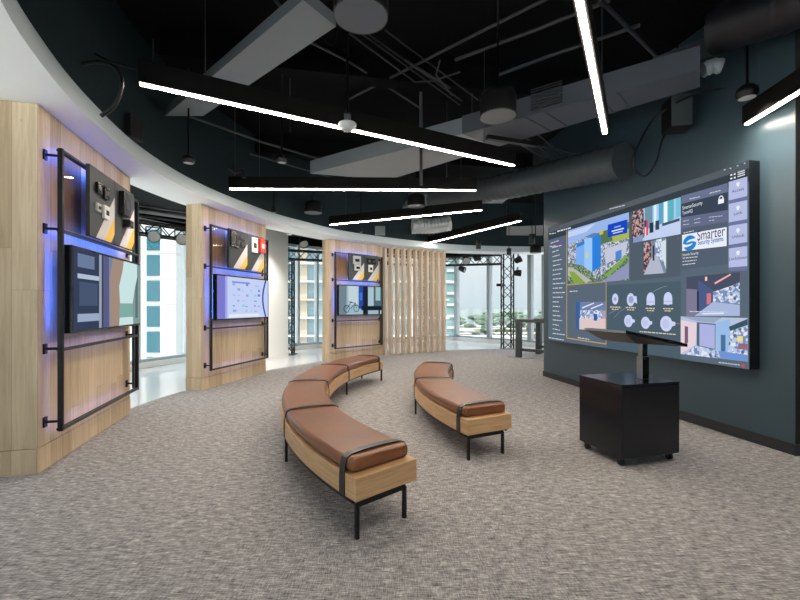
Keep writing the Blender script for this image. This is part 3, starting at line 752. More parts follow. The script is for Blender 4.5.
# ---------------------------------------------------------------- benches
def bench(cx, cy, ro, ri, A0, A1, nseg, label):
    c = Vector((cx, cy)); am = math.radians((A0+A1)/2); rm = (ro+ri)/2
    base = empty('curved_bench', (cx+rm*math.cos(am), cy+rm*math.sin(am), 0), 0, label, 'bench')
    def P(r, a, z): return (cx+r*math.cos(a), cy+r*math.sin(a), z)
    r0, r1 = math.radians(A0), math.radians(A1)
    def arcbox(ra, rb, za, zb, a, b, n=40):
        m = MB(); vs = []; fs = []
        for i in range(n+1):
            t = a+(b-a)*i/n; vs += [P(ra, t, za), P(rb, t, za), P(rb, t, zb), P(ra, t, zb)]
        for i in range(n):
            o = 4*i
            for k in range(4): fs.append((o+k, o+(k+1) % 4, o+4+(k+1) % 4, o+4+k)[::-1])
        fs += [(0, 1, 2, 3), (4*n+3, 4*n+2, 4*n+1, 4*n)]
        m.add(vs, fs); return m
    arcbox(ri, ro, .213, .345, r0, r1, 48).build('oak_base', M_bwood, base, bevel=.003)
    arcbox(ro-.028, ro-.006, .19, .213, r0+.01, r1-.01).build('steel_rail', M_steel, base)
    arcbox(ri+.022, ri+.044, .19, .213, r0+.01, r1-.01).build('steel_rail', M_steel, base)
    e = .05/rm*(1 if r1 > r0 else -1)
    L = (r1-r0)/nseg
    for k in range(nseg):                 # cushions
        a, b = r0+L*k, r0+L*(k+1)
        if k == 0: a += e
        if k == nseg-1: b -= e
        a += .004/rm; b -= .004/rm
        zc, hz, hr, rad = (.345+.436)/2, (.436-.345)/2, (ro-ri)/2-.012, .036
        m = MB(); N = 32; slices = []
        steps = [0, .12, .35, .65, 1.0]
        ts = [(a+rad*s_/rm, rad*(1-math.sqrt(max(0, 1-(1-s_)**2)))) for s_ in steps]
        mid = 18
        T_ = ts + [(a+rad/rm+(b-a-2*rad/rm)*i/mid, 0) for i in range(1, mid)] + [(b-rad*s_/rm, rad*(1-math.sqrt(max(0, 1-(1-s_)**2)))) for s_ in steps[::-1]]
        vs = []
        for (t, ins) in T_:
            H_, R_ = hz-ins, hr-ins
            cr = max(.002, rad-ins)
            for q in range(N):
                th = 2*PI*q/N; ct, st = math.cos(th), math.sin(th)
                pr_ = (R_-cr)*(1 if ct > 0 else -1)*(1 if abs(ct) > 1e-6 else 0)+cr*ct
                pz_ = (H_-cr)*(1 if st > 0 else -1)*(1 if abs(st) > 1e-6 else 0)+cr*st
                crown = .004*(1-(pr_/hr)**2)*(1 if st > 0 else 0)
                vs.append(P(rm+pr_, t, zc+pz_+crown))
        fs = []
        for i in range(len(T_)-1):
            for q in range(N): fs.append((i*N+q, i*N+(q+1) % N, (i+1)*N+(q+1) % N, (i+1)*N+q)[::-1])
        fs += [tuple(range(N)), tuple(range((len(T_)-1)*N, len(T_)*N))[::-1]]
        m.smooth = True; m.add(vs, fs); m.sm[-1] = m.sm[-2] = False
        cu_ = m.build('cushion', M_leather, base); wn_ = cu_.modifiers.new('wn', 'WEIGHTED_NORMAL'); wn_.weight = 90
    for k in range(nseg+1):               # straps and legs
        t = r0+L*k
        if k == 0: t += .13/rm
        if k == nseg: t -= .13/rm
        hw = .021/rm if 0 < k < nseg else .026/rm
        prof = [(ro+.006, .215), (ro+.006, .335), (ro+.003, .352), (ro-.004, .40), (ro-.012, .428), (ro-.05, .444), (rm+.1, .451), (rm, .453), (rm-.1, .451), (ri+.05, .444), (ri+.012, .428), (ri+.004, .40), (ri-.003, .352), (ri-.006, .335), (ri-.006, .215)]
        inn = [(r-.005*(1 if r > rm else -1), z-.006) for r, z in prof]; inn[0] = (ro-.001, .215); inn[-1] = (ri+.001, .215)
        m = MB(); n = len(prof); vs = []
        for tt in (t-hw, t+hw):
            vs += [P(r, tt, z) for r, z in prof]+[P(r, tt, z) for r, z in inn]
        fs = []
        for i in range(n-1):
            fs += [(i, i+1, 2*n+i+1, 2*n+i), (n+i, 3*n+i, 3*n+i+1, n+i+1), (i, n+i, n+i+1, i+1), (2*n+i, 2*n+i+1, 3*n+i+1, 3*n+i)]
        m.add(vs, fs); m.build('strap', M_strap, base)
        tl = r0+L*k
        if k == 0: tl += .009/rm
        if k == nseg: tl -= .009/rm
        rin = ri+(.098 if k == nseg else .032)
        for r in (ro-.015, rin):
            m = MB(); m.bar(P(r, tl, .006), P(r, tl, .20), .021, .021, (math.cos(tl), math.sin(tl), 0)); m.build('leg', M_steel, base)
        MB().bar(P(ro-.015, tl, .197), P(rin, tl, .197), .024, .026).build('crossbar', M_steel, base)
    return base
bench(3.02, 5.1, 4.325, 3.862, 149, 221.0, 4, 'long curved oak bench with four brown leather cushions, the left one')
bench(4.065, 5.15, 3.90, 3.425, 160.8, 206.2, 2, 'shorter curved oak bench with two brown leather cushions, the right one')

# ---------------------------------------------------------------- rolling cart with console
ca = math.radians(15.2)
cart = empty('rolling_cabinet', (1.774, 3.28, 0), ca, 'black laminate cabinet on casters beside the video wall', 'cabinet')
CW, CD = .583, .495
MB().box(0, .0, .071, CW, CD, .652).build('cabinet_body', M_cart, cart, local=True, bevel=.003)
MB().box(-.004, -.004, .652, CW+.004, CD+.004, .668).build('cabinet_top', M_cart, cart, local=True, bevel=.002)
MB().box(.004, -.006, .08, CW-.004, .0, .645).build('cabinet_door', M_cart, cart, local=True, bevel=.002)
for (x, y) in ((.04, .05), (CW-.05, .05), (.04, CD-.06), (CW-.05, CD-.06)):
    q = MB(); q.box(x-.022, y-.022, .055, x+.022, y+.022, .071); q.box(x-.02, y-.005, .028, x-.015, y+.012, .06); q.box(x+.015, y-.005, .028, x+.02, y+.012, .06)
    k = q.build('caster', M_steel2, cart, local=True)
    MB().tube([(x-.013, y, .034), (x+.013, y, .034)], .028, 18).build('wheel', M_black, k, local=True)
col = empty('console_stand', (1.774, 3.28, 0), ca, 'black tilted touch console on a lift column above the cabinet', 'console')
ux, uy = .412, .20
MB().box(ux-.035, uy-.03, .668, ux+.035, uy+.03, .86).build('outer_column', M_chrome, col, local=True, bevel=.003)
MB().box(ux-.027, uy-.022, .86, ux+.027, uy+.022, 1.0).build('inner_column', M_chrome, col, local=True, bevel=.003)
MB().box(ux-.033, uy-.0315, .67, ux+.036, uy-.0295, .858).build('black_face', M_black, col, local=True)  # thin black sheets over the near faces of both column stages
MB().box(ux-.026, uy-.0235, .861, ux+.028, uy-.0215, .998).build('black_face', M_black, col, local=True)
def L2(p):                                # world XY of cart-local point
    return WM[col.name].inverted() @ Vector(p)
tl = [(1.79, 3.25, 1.105), (1.67, 3.706, 1.102), (2.27, 3.86, .985), (2.39, 3.405, .985)]
top = [L2(p) for p in tl]; bot = [p-Vector((0, 0, .026)) for p in top]
m = MB(); m.add(top+bot, [(0, 3, 2, 1), (4, 5, 6, 7), (0, 1, 5, 4), (1, 2, 6, 5), (2, 3, 7, 6), (3, 0, 4, 7)]); m.build('console_top', M_chromeD if False else M_black, col, local=True, bevel=.004)
edge = MB(); e0 = (top[0]+top[1])/2
m = MB(); a_, b_ = top[0], top[1]; o_ = (a_-top[3]).normalized()*.002
m.add([a_+o_, b_+o_, b_+o_-Vector((0, 0, .022)), a_+o_-Vector((0, 0, .022))], [(0, 1, 2, 3)]); m.build('lit_edge', M_chrome, col, local=True)  # pale strip puts window light on the left edge into colour
g_ = [L2(p) for p in ((1.957, 3.4, .989), (1.864, 3.76, .988), (2.10, 3.82, .975), (2.19, 3.46, .972))]
m = MB(); bb = [p.lerp(sum(bot, Vector())/4, .03) for p in bot]
m.add(bb+g_, [(0, 1, 5, 4), (1, 2, 6, 5), (2, 3, 7, 6), (3, 0, 4, 7), (4, 5, 6, 7)]); m.build('tapered_underside', mat('reflection_brown', (.045, .038, .034), .35), col, local=True)  # brown of the reflected carpet is put into this colour
q = MB(); sc_ = [p.lerp(sum(top, Vector())/4, .06)+Vector((0, 0, .004)) for p in top]; q.add(sc_, [(0, 3, 2, 1)]); q.build('touch_panel', mat('touch_glass', (.01, .01, .012), .08, coat=1), col, local=True)

# ---------------------------------------------------------------- high table at the far right
tb = math.atan2(-.714, .70)
ht = empty('high_table', (3.0, 10.35, 0), tb, 'dark framed standing-height table beyond the slate wall end', 'table')
M_tab = mat('dark_table_frame', (.05, .062, .068), .35)
MB().box(-.07, -.06, .89, 1.9, 1.12, .97).build('table_top', M_tab, ht, local=True, bevel=.004)
for (x, y) in ((0, 0), (1.83, 0), (0, 1.05), (1.83, 1.05)):
    MB().box(x-.065, y-.055, .006, x+.065, y+.055, .89).build('leg', M_tab, ht, local=True)
MB().box(.065, -.03, .17, 1.77, .03, .24).build('stretcher', M_tab, ht, local=True)
MB().box(.065, 1.02, .17, 1.77, 1.08, .24).build('stretcher', M_tab, ht, local=True)
MB().box(-.25, -.12, .006, .35, .12, .014).build('foot_plate', M_tab, ht, local=True)
tb_ = empty('tablet', (3.0, 10.35, .97), tb, 'thin black tablet lying on the standing-height table', 'tablet')
MB().box(.35, .1, 0, 1.0, .5, .02).build('tablet_body', M_black, tb_, local=True, bevel=.003)

# ---------------------------------------------------------------- linear ceiling lights
HL = 1.7
LIN = [((138.5, 84), (514, 166), 'linear light crossing the upper left above the left bench'),
       ((229.5, 189.2), (476, 190.6), 'linear light hanging level below the long slanting one'),
       ((330, 225), (482, 210.3), 'linear light in the row between the level one and farthest one'),
       ((428.5, 243.2), (521, 221), 'farthest short-looking linear light near the slat screen'),
       ((605, 134), (579, 0), 'linear light overhead running out of the top edge'),
       ((746, 125), (812, 85), 'linear light at the right edge above the video wall')]
for i, (pa, pb, lab) in enumerate(LIN):
    a, b = at(*pa, HL), at(*pb, HL); d = (b-a).normalized()
    if i == 5: b = a+d*1.3
    if i == 4: b = a+d*3.2
    md = (a+b)/2
    L = empty('linear_light', (md.x, md.y, md.z), 0, 'black ' + lab, 'light', 'black linear ceiling lights')
    wd = .07
    up = Vector((0, 0, 1)); x = d.cross(up).normalized()
    q = MB(); q.bar(a+up*.092, b+up*.092, wd, .17); q.build('housing', M_house, L, bevel=.003)
    q = MB(); q.bar(a+up*.003+d*.01, b+up*.003-d*.01, .036, .010); q.build('diffuser', M_led, L)
    for k in (.12, .88):
        p = a.lerp(b, k); q = MB(); q.tube([(p.x, p.y, p.z+.17), (p.x, p.y, ZD)], .004, 6); q.build('hanger_wire', M_conduit, L)

# ---------------------------------------------------------------- pendant speakers, cans, ball lights
def pendant(p, r, h, label, stem=True, disc=M_disc):
    o = empty('pendant_speaker', (p.x, p.y, p.z), 0, label, 'speaker', 'black bell pendants with grey undersides')
    q = MB(); q.lathe(p, [(r*.93, .004), (r, 0), (r, .012), (r, h*.72), (r*.9, h*.9), (r*.6, h), (.001, h)], 32); q.build('shell', M_steel, o)
    q = MB(); q.lathe(p, [(.001, .002), (r*.97, .002)][::-1], 32); q.build('grille', disc, o)
    q = MB(); q.tube([(p.x, p.y, p.z+h), (p.x, p.y, ZD)], .012, 8); q.build('stem', M_steel, o)
pendant(at(361, 17, 1.8), .17, .26, 'big pendant speaker at the top edge above everything')
pendant(at(498, 117, 1.8), .17, .25, 'pendant speaker to the right above the long slanting light')
pendant(at(313, 213, 1.75), .165, .22, 'small-looking pendant speaker at left below the level light')
pendant(at(416, 206.5, 1.82), .165, .22, 'pendant speaker just below the right end of the level light')
pendant(at(535.5, 252.8, 1.43), .145, .2, 'farthest pendant speaker in front of the window beside the wall end')
def can(p, r, h, label):
    o = empty('can_downlight', (p.x, p.y, p.z), 0, label, 'light', 'black can downlights')
    q = MB(); q.lathe(p, [(r*.85, .01), (r, 0), (r, h), (.001, h)], 40); q.build('can', M_steel2, o)
    q = MB(); q.lathe(p, [(r*.85, .012), (.001, .012)], 40); q.build('lens', M_grey, o)
    q = MB(); q.tube([(p.x, p.y, p.z+h), (p.x, p.y, ZD)], .01, 6); q.build('stem', M_steel, o)
can(at(478.5, 249, 1.5), .065, .22, 'black can downlight left of two others before the far window')
can(at(509, 255, 1.4), .065, .18, 'black can downlight low above the truss tower')
can(at(532, 244, 1.5), .07, .24, 'black can downlight nearest the slate wall end')
def ball(p, r, label, lens=M_grey):
    o = empty('ball_downlight', (p.x, p.y, p.z), 0, label, 'light', 'small round stem downlights')
    q = MB(); q.lathe(p, [(r*.75, -r*.55), (r, -r*.1), (r*.95, r*.35), (r*.6, r*.75), (.001, r*.85)], 40); q.build('head', M_steel, o)
    q = MB(); q.lathe(p, [(.001, -r*.56), (r*.78, -r*.5)][::-1], 40); q.build('lens', lens, o)
    q = MB(); q.tube([(p.x, p.y, p.z+r*.8), (p.x, p.y, ZD)], .012, 8); q.build('stem', M_steel, o)
ball(at(188.5, 160, 1.7), .07, 'round stem downlight at left below the long slanting light')
ball(at(281.8, 160, 1.7), .06, 'round stem downlight right of the first below the slanting light')
ball(at(274, 211, 1.7), .055, 'round stem downlight under the left end of the level light')
ball(at(747, 93, 1.88), .085, 'round stem downlight with pale lens near the right wall', M_wplastic)
ball(at(361, 231, 1.66), .05, 'tiny round stem downlight above the farthest partition')
p = Vector((-2.42, 8.95, 2.864))
q = MB(); q.lathe(p, [(.001, -.004), (.045, -.004), (.05, -.012), (.062, -.006), (.062, 0)], 24)
tag(q.build('added_downlight', M_wplastic), 'small added downlight in the white soffit between middle and far partition', 'light')  # added fixture for the lamp that washes the white column
p = atd(347.5, 126, 3.8)
o = empty('ceiling_sensor', (p.x, p.y, p.z), 0, 'round pale ceiling sensor hanging beside the slanting light', 'sensor')
q = MB(); q.lathe(p, [(.001, -.04), (.045, -.04), (.05, -.02), (.08, -.012), (.083, .02), (.06, .03), (.001, .032)], 48); q.build('sensor_head', M_grey, o)
q = MB(); q.box(p.x-.03, p.y-.02, p.z+.03, p.x+.03, p.y+.02, p.z+.11); q.build('mounting_bracket', M_duct2, o)
q = MB(); q.tube([(p.x, p.y, p.z+.1), (p.x, p.y, ZD)], .013, 8); q.build('stem', M_steel, o)

# ---------------------------------------------------------------- ducts
def slab(pts, z0, z1): 
    q = MB(); P_ = [(p.x, p.y) for p in pts]
    ar = sum(P_[i][0]*P_[(i+1) % 4][1]-P_[(i+1) % 4][0]*P_[i][1] for i in range(4))
    if ar < 0: P_ = P_[::-1]
    q.prism(P_, z0, z1); return q
h = 2.3
o = empty('ceiling_duct', (-1.7, 4.3, EYE+h), 0, 'flat grey duct running behind the long slanting light at upper left', 'duct')
slab([at(303, 0, h), at(165, 116, h), at(203, 116, h), at(336, 26.5, h)], EYE+h, EYE+h+.10).build('duct_run', M_duct, o)
h = 2.1
o = empty('ceiling_duct', (1, 5, EYE+h), 0, 'long rectangular grey duct rising to the upper right with a louvre', 'duct')
slab([at(310, 173.5, h), at(462, 134, h), at(497, 147, h), at(388, 180, h)], EYE+h, EYE+h+.2).build('wide_section', M_duct, o)
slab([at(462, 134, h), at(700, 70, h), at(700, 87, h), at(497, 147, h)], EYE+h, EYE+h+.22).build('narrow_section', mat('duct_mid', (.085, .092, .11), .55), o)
a, b = at(462, 134, h), at(700, 70, h); d = (b-a).normalized()
nb = Vector((d.y, -d.x, 0))
c, e_ = at(497, 147, h), at(700, 87, h); d2 = (e_-c).normalized(); nb2 = Vector((-d2.y, d2.x, 0))
for k in (.33, .42, .65, .72):
    p, q_ = a.lerp(b, k), c.lerp(e_, k)
    MB().bar(p-Vector((0, 0, .003)), q_-Vector((0, 0, .003)), .02, .008).build('seam', M_duct2, o)
g = MB(); v0 = atd(566, 78, 4.4)
pa, pb = a.lerp(b, .36), a.lerp(b, .5); fs_ = nb if nb.y < 0 else -nb
for k in range(9): g.bar(pa+fs_*.012+Vector((0, 0, .05+k*.028)), pb+fs_*.012+Vector((0, 0, .05+k*.028)), .02, .008)
g.build('louvre', M_conduit, o)
p1, p2 = atd(656, 66, 4.35), atd(716, 44, 3.95)
tag(MB().bar(p1, p2, .2, .1).build('cable_tray', M_duct2), 'short dark tray above the right end of the rectangular duct', 'tray')
def ribbed(pts, r, m_, name, step=.15, amp=.009):
    pts = [Vector(p) for p in pts]; L = sum((pts[i+1]-pts[i]).length for i in range(len(pts)-1)); n = int(L/step*4)
    P3 = [Vector((p.x, p.y)) for p in pts]; out = []; rr = []
    cum = [0]
    for i in range(1, len(pts)): cum.append(cum[-1]+(pts[i]-pts[i-1]).length)
    for k in range(n+1):
        s_ = L*k/n
        for i in range(1, len(pts)):
            if s_ <= cum[i]+1e-6: out.append(pts[i-1].lerp(pts[i], (s_-cum[i-1])/(cum[i]-cum[i-1]))); break
        rr.append(r+(amp if k % 4 == 0 else 0))
    q = MB(); q.tube(out, rr, 28); return q
o = empty('spiral_duct', (2, 6, 3.2), 0, 'fat dark round spiral duct sloping up towards the slate wall', 'duct')
ribbed([(.676, 8.41, 3.48), (1.60, 7.65, 3.447), (2.29, 6.51, 3.337), (2.88, 5.27, 3.165)], .222, M_duct2, '').build('duct_tube', M_duct2, o)
ribbed([(.676, 8.41, 3.48), (.458, 8.55, 3.46), (.294, 8.57, 3.37), (.218, 8.52, 3.22)], .20, M_duct, '', .09).build('elbow', M_duct, o)
q = MB(); q.lathe((0, 0, 0), [(.001, 0)], 3)
o = tag(ribbed([(2.86, 3.72, 3.80), (3.12, 3.3, 3.72), (3.25, 2.6, 3.55)], .20, M_duct3, '', .16, .006).build('flexible_duct', M_duct3), 'dark round duct at the upper right corner above the right wall', 'duct')
a, b = atd(703, 70, 3.75), atd(722, 66, 3.7)
tag(ribbed([a, a.lerp(b, .5)+Vector((0, 0, .02)), b], .06, M_silver, '', .04, .008).build('foil_connector', M_duct), 'crinkled foil connector between the two upper right ducts', 'duct')
o = empty('foil_duct', (.9, 10.2, 3.2), 0, 'pale crinkled flexible duct with metal tray above the slat screen', 'duct')
a, b = atd(412, 226, 9.6), atd(450, 223, 9.7)
ribbed([a, a.lerp(b, .5)-Vector((0, 0, .04)), b], .17, M_silver, '', .08, .02).build('duct_tube', M_silver, o)
MB().bar(atd(412, 232, 9.6), atd(447, 227, 9.6), .35, .05).build('tray', M_grey, o)
tag(slab([at(486, 236, 2.05), at(543, 234, 2.05), at(543, 238, 2.05), at(496, 240, 2.05)], 3.35, 3.6).build('ceiling_duct', M_grey), 'pale flat duct above the far window next to the slate wall', 'duct')
tag(MB().box(.2, 9.3, 3.7, 2.4, 9.6, 3.95).build('ceiling_duct', M_duct), 'dull grey crosswise duct behind the third linear light', 'duct')
p = atd(682, 110, 4.35)
o = empty('equipment_box', (p.x, p.y, p.z), math.radians(-10), 'grey-faced box hanging high beside the right wall', 'box')
MB().box(-.10, .004, -.16, .12, .24, .17).build('box_body', M_steel, o, local=True); MB().box(-.10, 0, -.16, .10, .004, .17)  .build('front_face', M_duct2, o, local=True)
MB().box(-.01, .1, .17, .01, .12, ZD-p.z).build('hanger', M_steel, o, local=True)
p = atd(380, 230.5, 9.85)
tag(MB().box(p.x-.12, p.y, p.z-.11, p.x+.12, p.y+.06, p.z+.11).build('junction_box', M_duct), 'small square grey junction box on the bulkhead over the farthest partition', 'box')
# ceiling beams
for k, (a, b, lab) in enumerate((((-3, 2.0), (3.2, 3.0), 'black ceiling beam nearest the camera'), ((-3, 7.2), (2.6, 8.2), 'black ceiling beam behind the level linear light'), ((-2.6, 4.5), (3, 5.6), 'black ceiling beam in the middle of the ceiling'))):
    tag(MB().bar((a[0], a[1], 4.15), (b[0], b[1], 4.15), .2, .3).build('ceiling_beam', M_dark), lab, 'beam')
# conduits and pipes (picture column/row pairs on a plane high under the ceiling)
CON = [([(349, 33), (415, 82), (432, 81), (460, 72)], 2.62, .009, 'thin conduit that bends beside the big pendant speaker'),
       ([(362, 34), (460, 105)], 2.66, .008, 'upper one of two parallel thin conduits behind the big pendant'),
       ([(368, 34), (462, 101)], 2.66, .008, 'second of two parallel thin conduits behind the big pendant'),
       ([(385, 30), (462, 88), (478, 100)], 2.6, .008, 'thin conduit right of the parallel pair'),
       ([(350, 98.5), (460, 42), (560, -8)], 2.72, .016, 'crosswise pipe rising from the sensor stem to the top edge'),
       ([(175, 111), (262, 142), (350, 168), (400, 182)], 2.5, .018, 'long pipe running down behind the left ball downlights'),
       ([(250, 154), (330, 177), (372, 187)], 2.3, .012, 'short lower pipe parallel to the long left pipe'),
       ([(275, 0), (310, 42), (350, 62), (420, 108)], 2.75, .014, 'sagging black cable run left of the big pendant speaker'),
       ([(455, 60), (540, 28), (610, 0)], 2.8, .02, 'faint pipe over the second pendant speaker'),
       ([(498, 75), (560, 52), (640, 25)], 2.8, .02, 'faint pipe running right from the second pendant'),
       ([(405, 60), (450, 88)], 2.55, .012, 'short dark pipe between the pendants'),
       ([(660, 60), (600, 0)], 2.7, .02, 'dark pipe beside the overhead linear light'),
       ([(508, 141), (560, 150), (600, 157)], 2.3, .012, 'thin conduit crossing over the spiral duct'),
       ([(500, 133), (548, 160)], 2.32, .01, 'left of three short conduits above the spiral duct'),
       ([(515, 131), (556, 158)], 2.32, .01, 'middle of three short conduits above the spiral duct'),
       ([(535, 132), (566, 158)], 2.32, .01, 'right of three short conduits above the spiral duct'),
       ([(440, 60), (436, 75), (452, 95)], 2.4, .008, 'curled cable near the second pendant speaker')]
for pts, hh, r, lab in CON:
    q = MB(); q.tube([at(x_, y_, hh) for x_, y_ in pts], r, 8)
    tag(q.build('ceiling_conduit', M_conduit), lab, 'pipe')
def cable(P3, r, lab):
    s3 = []
    for i in range(len(P3)-1):
        p0, p1, p2, p3 = (P3[max(i-1, 0)], P3[i], P3[i+1], P3[min(i+2, len(P3)-1)])
        for j in range(6):
            t = j/6; s3.append(.5*((2*p1)+(p2-p0)*t+(2*p0-5*p1+4*p2-p3)*t*t+(3*p1-p0-3*p2+p3)*t**3))
    s3.append(P3[-1]); q = MB(); q.tube(s3, r, 8); return tag(q.build('cable_loop', M_steel), lab, 'cable')
cable([atd(82, 64, 3.0), atd(98, 62, 3.0), atd(116, 68, 3.0), atd(122, 85, 3.0), atd(114, 106, 3.0), atd(101, 116, 3.0)], .014, 'thick black cable looping over the white soffit at left')
cable([atd(95, 54, 3.2), atd(112, 62, 3.2), atd(138, 69, 3.2)], .01, 'short black cable reaching right of the looped one')
cable([atd(725, 88, 3.8), atd(690, 96, 4.2), atd(655, 118, 4.6), atd(636, 150, 4.6), atd(634, 168, 4.6), atd(645, 176, 4.6), atd(656, 162, 4.6), atd(662, 140, 4.6), atd(672, 118, 4.6)], .012, 'black cable drooping over the end of the spiral duct')
cable([atd(300, 12, 4.2), atd(330, 45, 4.2), atd(338, 30, 4.2), atd(339, 22, 4.2)], .006, 'thin pale cable hooked under the left flat duct')
cable([atd(228, 167, 5.6), atd(236, 172, 5.6), atd(243, 170, 5.6), atd(244, 178, 5.6)], .02, 'short thick cable above the left end of the level light')
p = atd(49, 8, 3.2)
o = empty('ceiling_spotlight', (p.x, p.y, p.z), 0, 'black tapered spotlight cut by the top edge at far left', 'light')
q = MB(); q.lathe(p, [(.001, -.10), (.03, -.10), (.085, .10), (.001, .12)], 18); q.build('cone', M_steel, o)
q = MB(); q.tube([(p.x, p.y, p.z+.1), (p.x, p.y, ZD)], .012, 8); q.build('stem', M_steel, o)
p = atd(128, 128, 4.3)
tag(MB().box(p.x-.14, p.y-.1, p.z-.12, p.x+.1, p.y+.1, p.z+.12).build('junction_box', M_duct3, bevel=.01), 'black junction box sitting by the soffit above the nearest partition', 'box')
tag(MB().bar(at(487, 129, 2.15)-Vector((0, 0, .1)), at(536, 137, 2.15)-Vector((0, 0, .1)), .06, .05).build('cable_tray', M_steel), 'black slotted strut just above the spiral duct', 'tray')
for (px, y0, D_) in ((153, 64, 4.6), (235, 178, 6.2), (290, 132, 4.9), (421, 185, 5.2), (472, 150, 5.2)):
    p = atd(px, y0, D_)
    tag(MB().tube([p, (p.x, p.y, ZD)], .006 if px != 421 else .02, 8).build('hanger_rod', M_conduit), 'thin %s rod hanging from the black ceiling at %s' % (('grey', 'upper left')) if px == 153 else {235: 'thin rod above the left end of the level light', 290: 'thin rod behind the long slanting light', 421: 'thick rod behind the long slanting light, right half', 472: 'thin rod above the right end of the level light'}[px], 'rod')
# pipes in the outer ceiling seen at left
for k in range(4):
    y0 = 204+k*5
    q = MB(); q.tube([atd(128, y0, 6.6+.4*k), atd(192, y0+9, 7.6+.4*k)], .018 if k != 1 else .04, 8)
    tag(q.build('ceiling_conduit', M_conduit if k != 1 else M_duct), ('topmost', 'thick second', 'third', 'lowest')[k]+' pipe above the truss left of the middle partition', 'pipe')
# truss lattice
def truss(a, b, s_, label, vertical=False, group=None):
    a = Vector(a); b = Vector(b); d = (b-a).normalized(); up = Vector((0, 0, 1)) if not vertical else Vector((1, 0, 0))
    x = d.cross(up).normalized(); u = x.cross(d).normalized(); L = (b-a).length
    base = a if vertical else (a+b)/2
    o = empty('truss_tower' if vertical else 'lighting_truss', base, 0, label, 'truss', group)
    c = [(i*s_/2, j*s_/2) for (i, j) in ((-1, -1), (1, -1), (1, 1), (-1, 1))]
    for (i, j) in c: MB().tube([a+x*i+u*j, b+x*i+u*j], .023, 8).build('chord', M_steel, o)
    n = max(2, int(L/(s_*.9))); q = MB()
    for k in range(4):
        (i0, j0), (i1, j1) = c[k], c[(k+1) % 4]
        for t in range(n):
            p = a+d*(L*t/n); r_ = a+d*(L*(t+1)/n)
            A_, B_ = ((i0, j0), (i1, j1)) if t % 2 else ((i1, j1), (i0, j0))
            q.tube([p+x*A_[0]+u*A_[1], r_+x*B_[0]+u*B_[1]], .011, 5)
    q.build('lattice', M_steel, o)
    if vertical: MB().box(a.x-.2, a.y-.2, .0, a.x+.2, a.y+.2, .012).build('base_plate', M_steel, o)
truss((-6.0, 5.6, 2.73), (-4.05, 8.55, 2.73), .22, 'black lighting truss seen left of the middle partition')
truss((-4.30, 8.8, 2.73), (-3.75, 11.05, 2.73), .22, 'black lighting truss hidden partly by the white column')
truss((-3.5, 11.25, 2.73), (.55, 13.15, 2.73), .24, 'black lighting truss between column and slat screen')
truss((.85, 13.2, 2.73), (3.1, 12.6, 2.73), .28, 'black lighting truss in front of the far right windows')
truss((-2.99, 11.0, .012), (-2.99, 11.0, 2.55), .24, 'truss tower standing beside the white column', True)
truss((.68, 13.4, .012), (.68, 13.4, 2.9), .28, 'truss tower seen through the slat screen', True)
truss((3.26, 12.45, .012), (3.26, 12.45, 2.9), .30, 'truss tower standing before the far right window', True)
def par(p, tgt, label, r=.09, L=.2):
    p = Vector(p); d = (Vector(tgt)-p).normalized()
    o = empty('stage_light', p, 0, label, 'light', 'black stage lights on the truss')
    q = MB(); q.tube([p-d*L*.5, p-d*L*.35, p+d*L*.5], [r*.5, r*.85, r], 18, cap=False); q.tube([p-d*L*.52, p-d*L*.5], r*.5, 12); q.build('lamp_can', M_steel, o)
    q = MB(); q.tube([p+d*L*.40, p+d*L*.41], r*.9, 18); q.build('lens', M_grey, o)
    x = d.cross(Vector((0, 0, 1))).normalized()
    q = MB(); q.bar(p+x*(r+.01), p+x*(r+.01)+Vector((0, 0, .16)), .012, .02); q.bar(p-x*(r+.01), p-x*(r+.01)+Vector((0, 0, .16)), .012, .02)
    q.bar(p+x*(r+.016)+Vector((0, 0, .16)), p-x*(r+.016)+Vector((0, 0, .16)), .012, .02); q.build('yoke', M_steel, o)
par(atd(153.5, 236, 7.6), (-2, 4, 1.5), 'left of two round stage lights left of the middle partition', .11)
par(atd(182, 239, 7.9), (-2, 4, 1.5), 'right of two round stage lights, half behind the middle partition', .11)
par(atd(303, 242, 10.9), (-1, 8, 0), 'square-looking stage light on the truss beside the farthest partition', .12, .26)
par(atd(466, 260, 12.6), (2, 9, .5), 'stage light on the far truss, first from the slats', .12)
par(atd(477, 258, 12.5), (4.5, 12.5, 3.4), 'stage light on the far truss tilted up, second from the slats', .1)
par(atd(462, 269, 12.5), (4, 11.5, 1.5), 'stage light hanging under the far truss', .09)
par(atd(518, 260, 12.15), (4.6, 12, 3.2), 'upper stage light clamped on the far tower', .1)
par(atd(517.5, 273, 12.15), (4.6, 12, 2.2), 'lower stage light clamped on the far tower', .1)
p = atd(500, 285, 12.3)
q = MB(); q.box(p.x-.1, p.y-.04, p.z-.04, p.x+.03, p.y+.04, p.z+.04); q.tube([(p.x+.03, p.y, p.z), (p.x+.16, p.y, p.z)], .02, 8)
tag(q.build('tower_camera', M_steel), 'small black camera sticking out left of the far truss tower', 'camera')

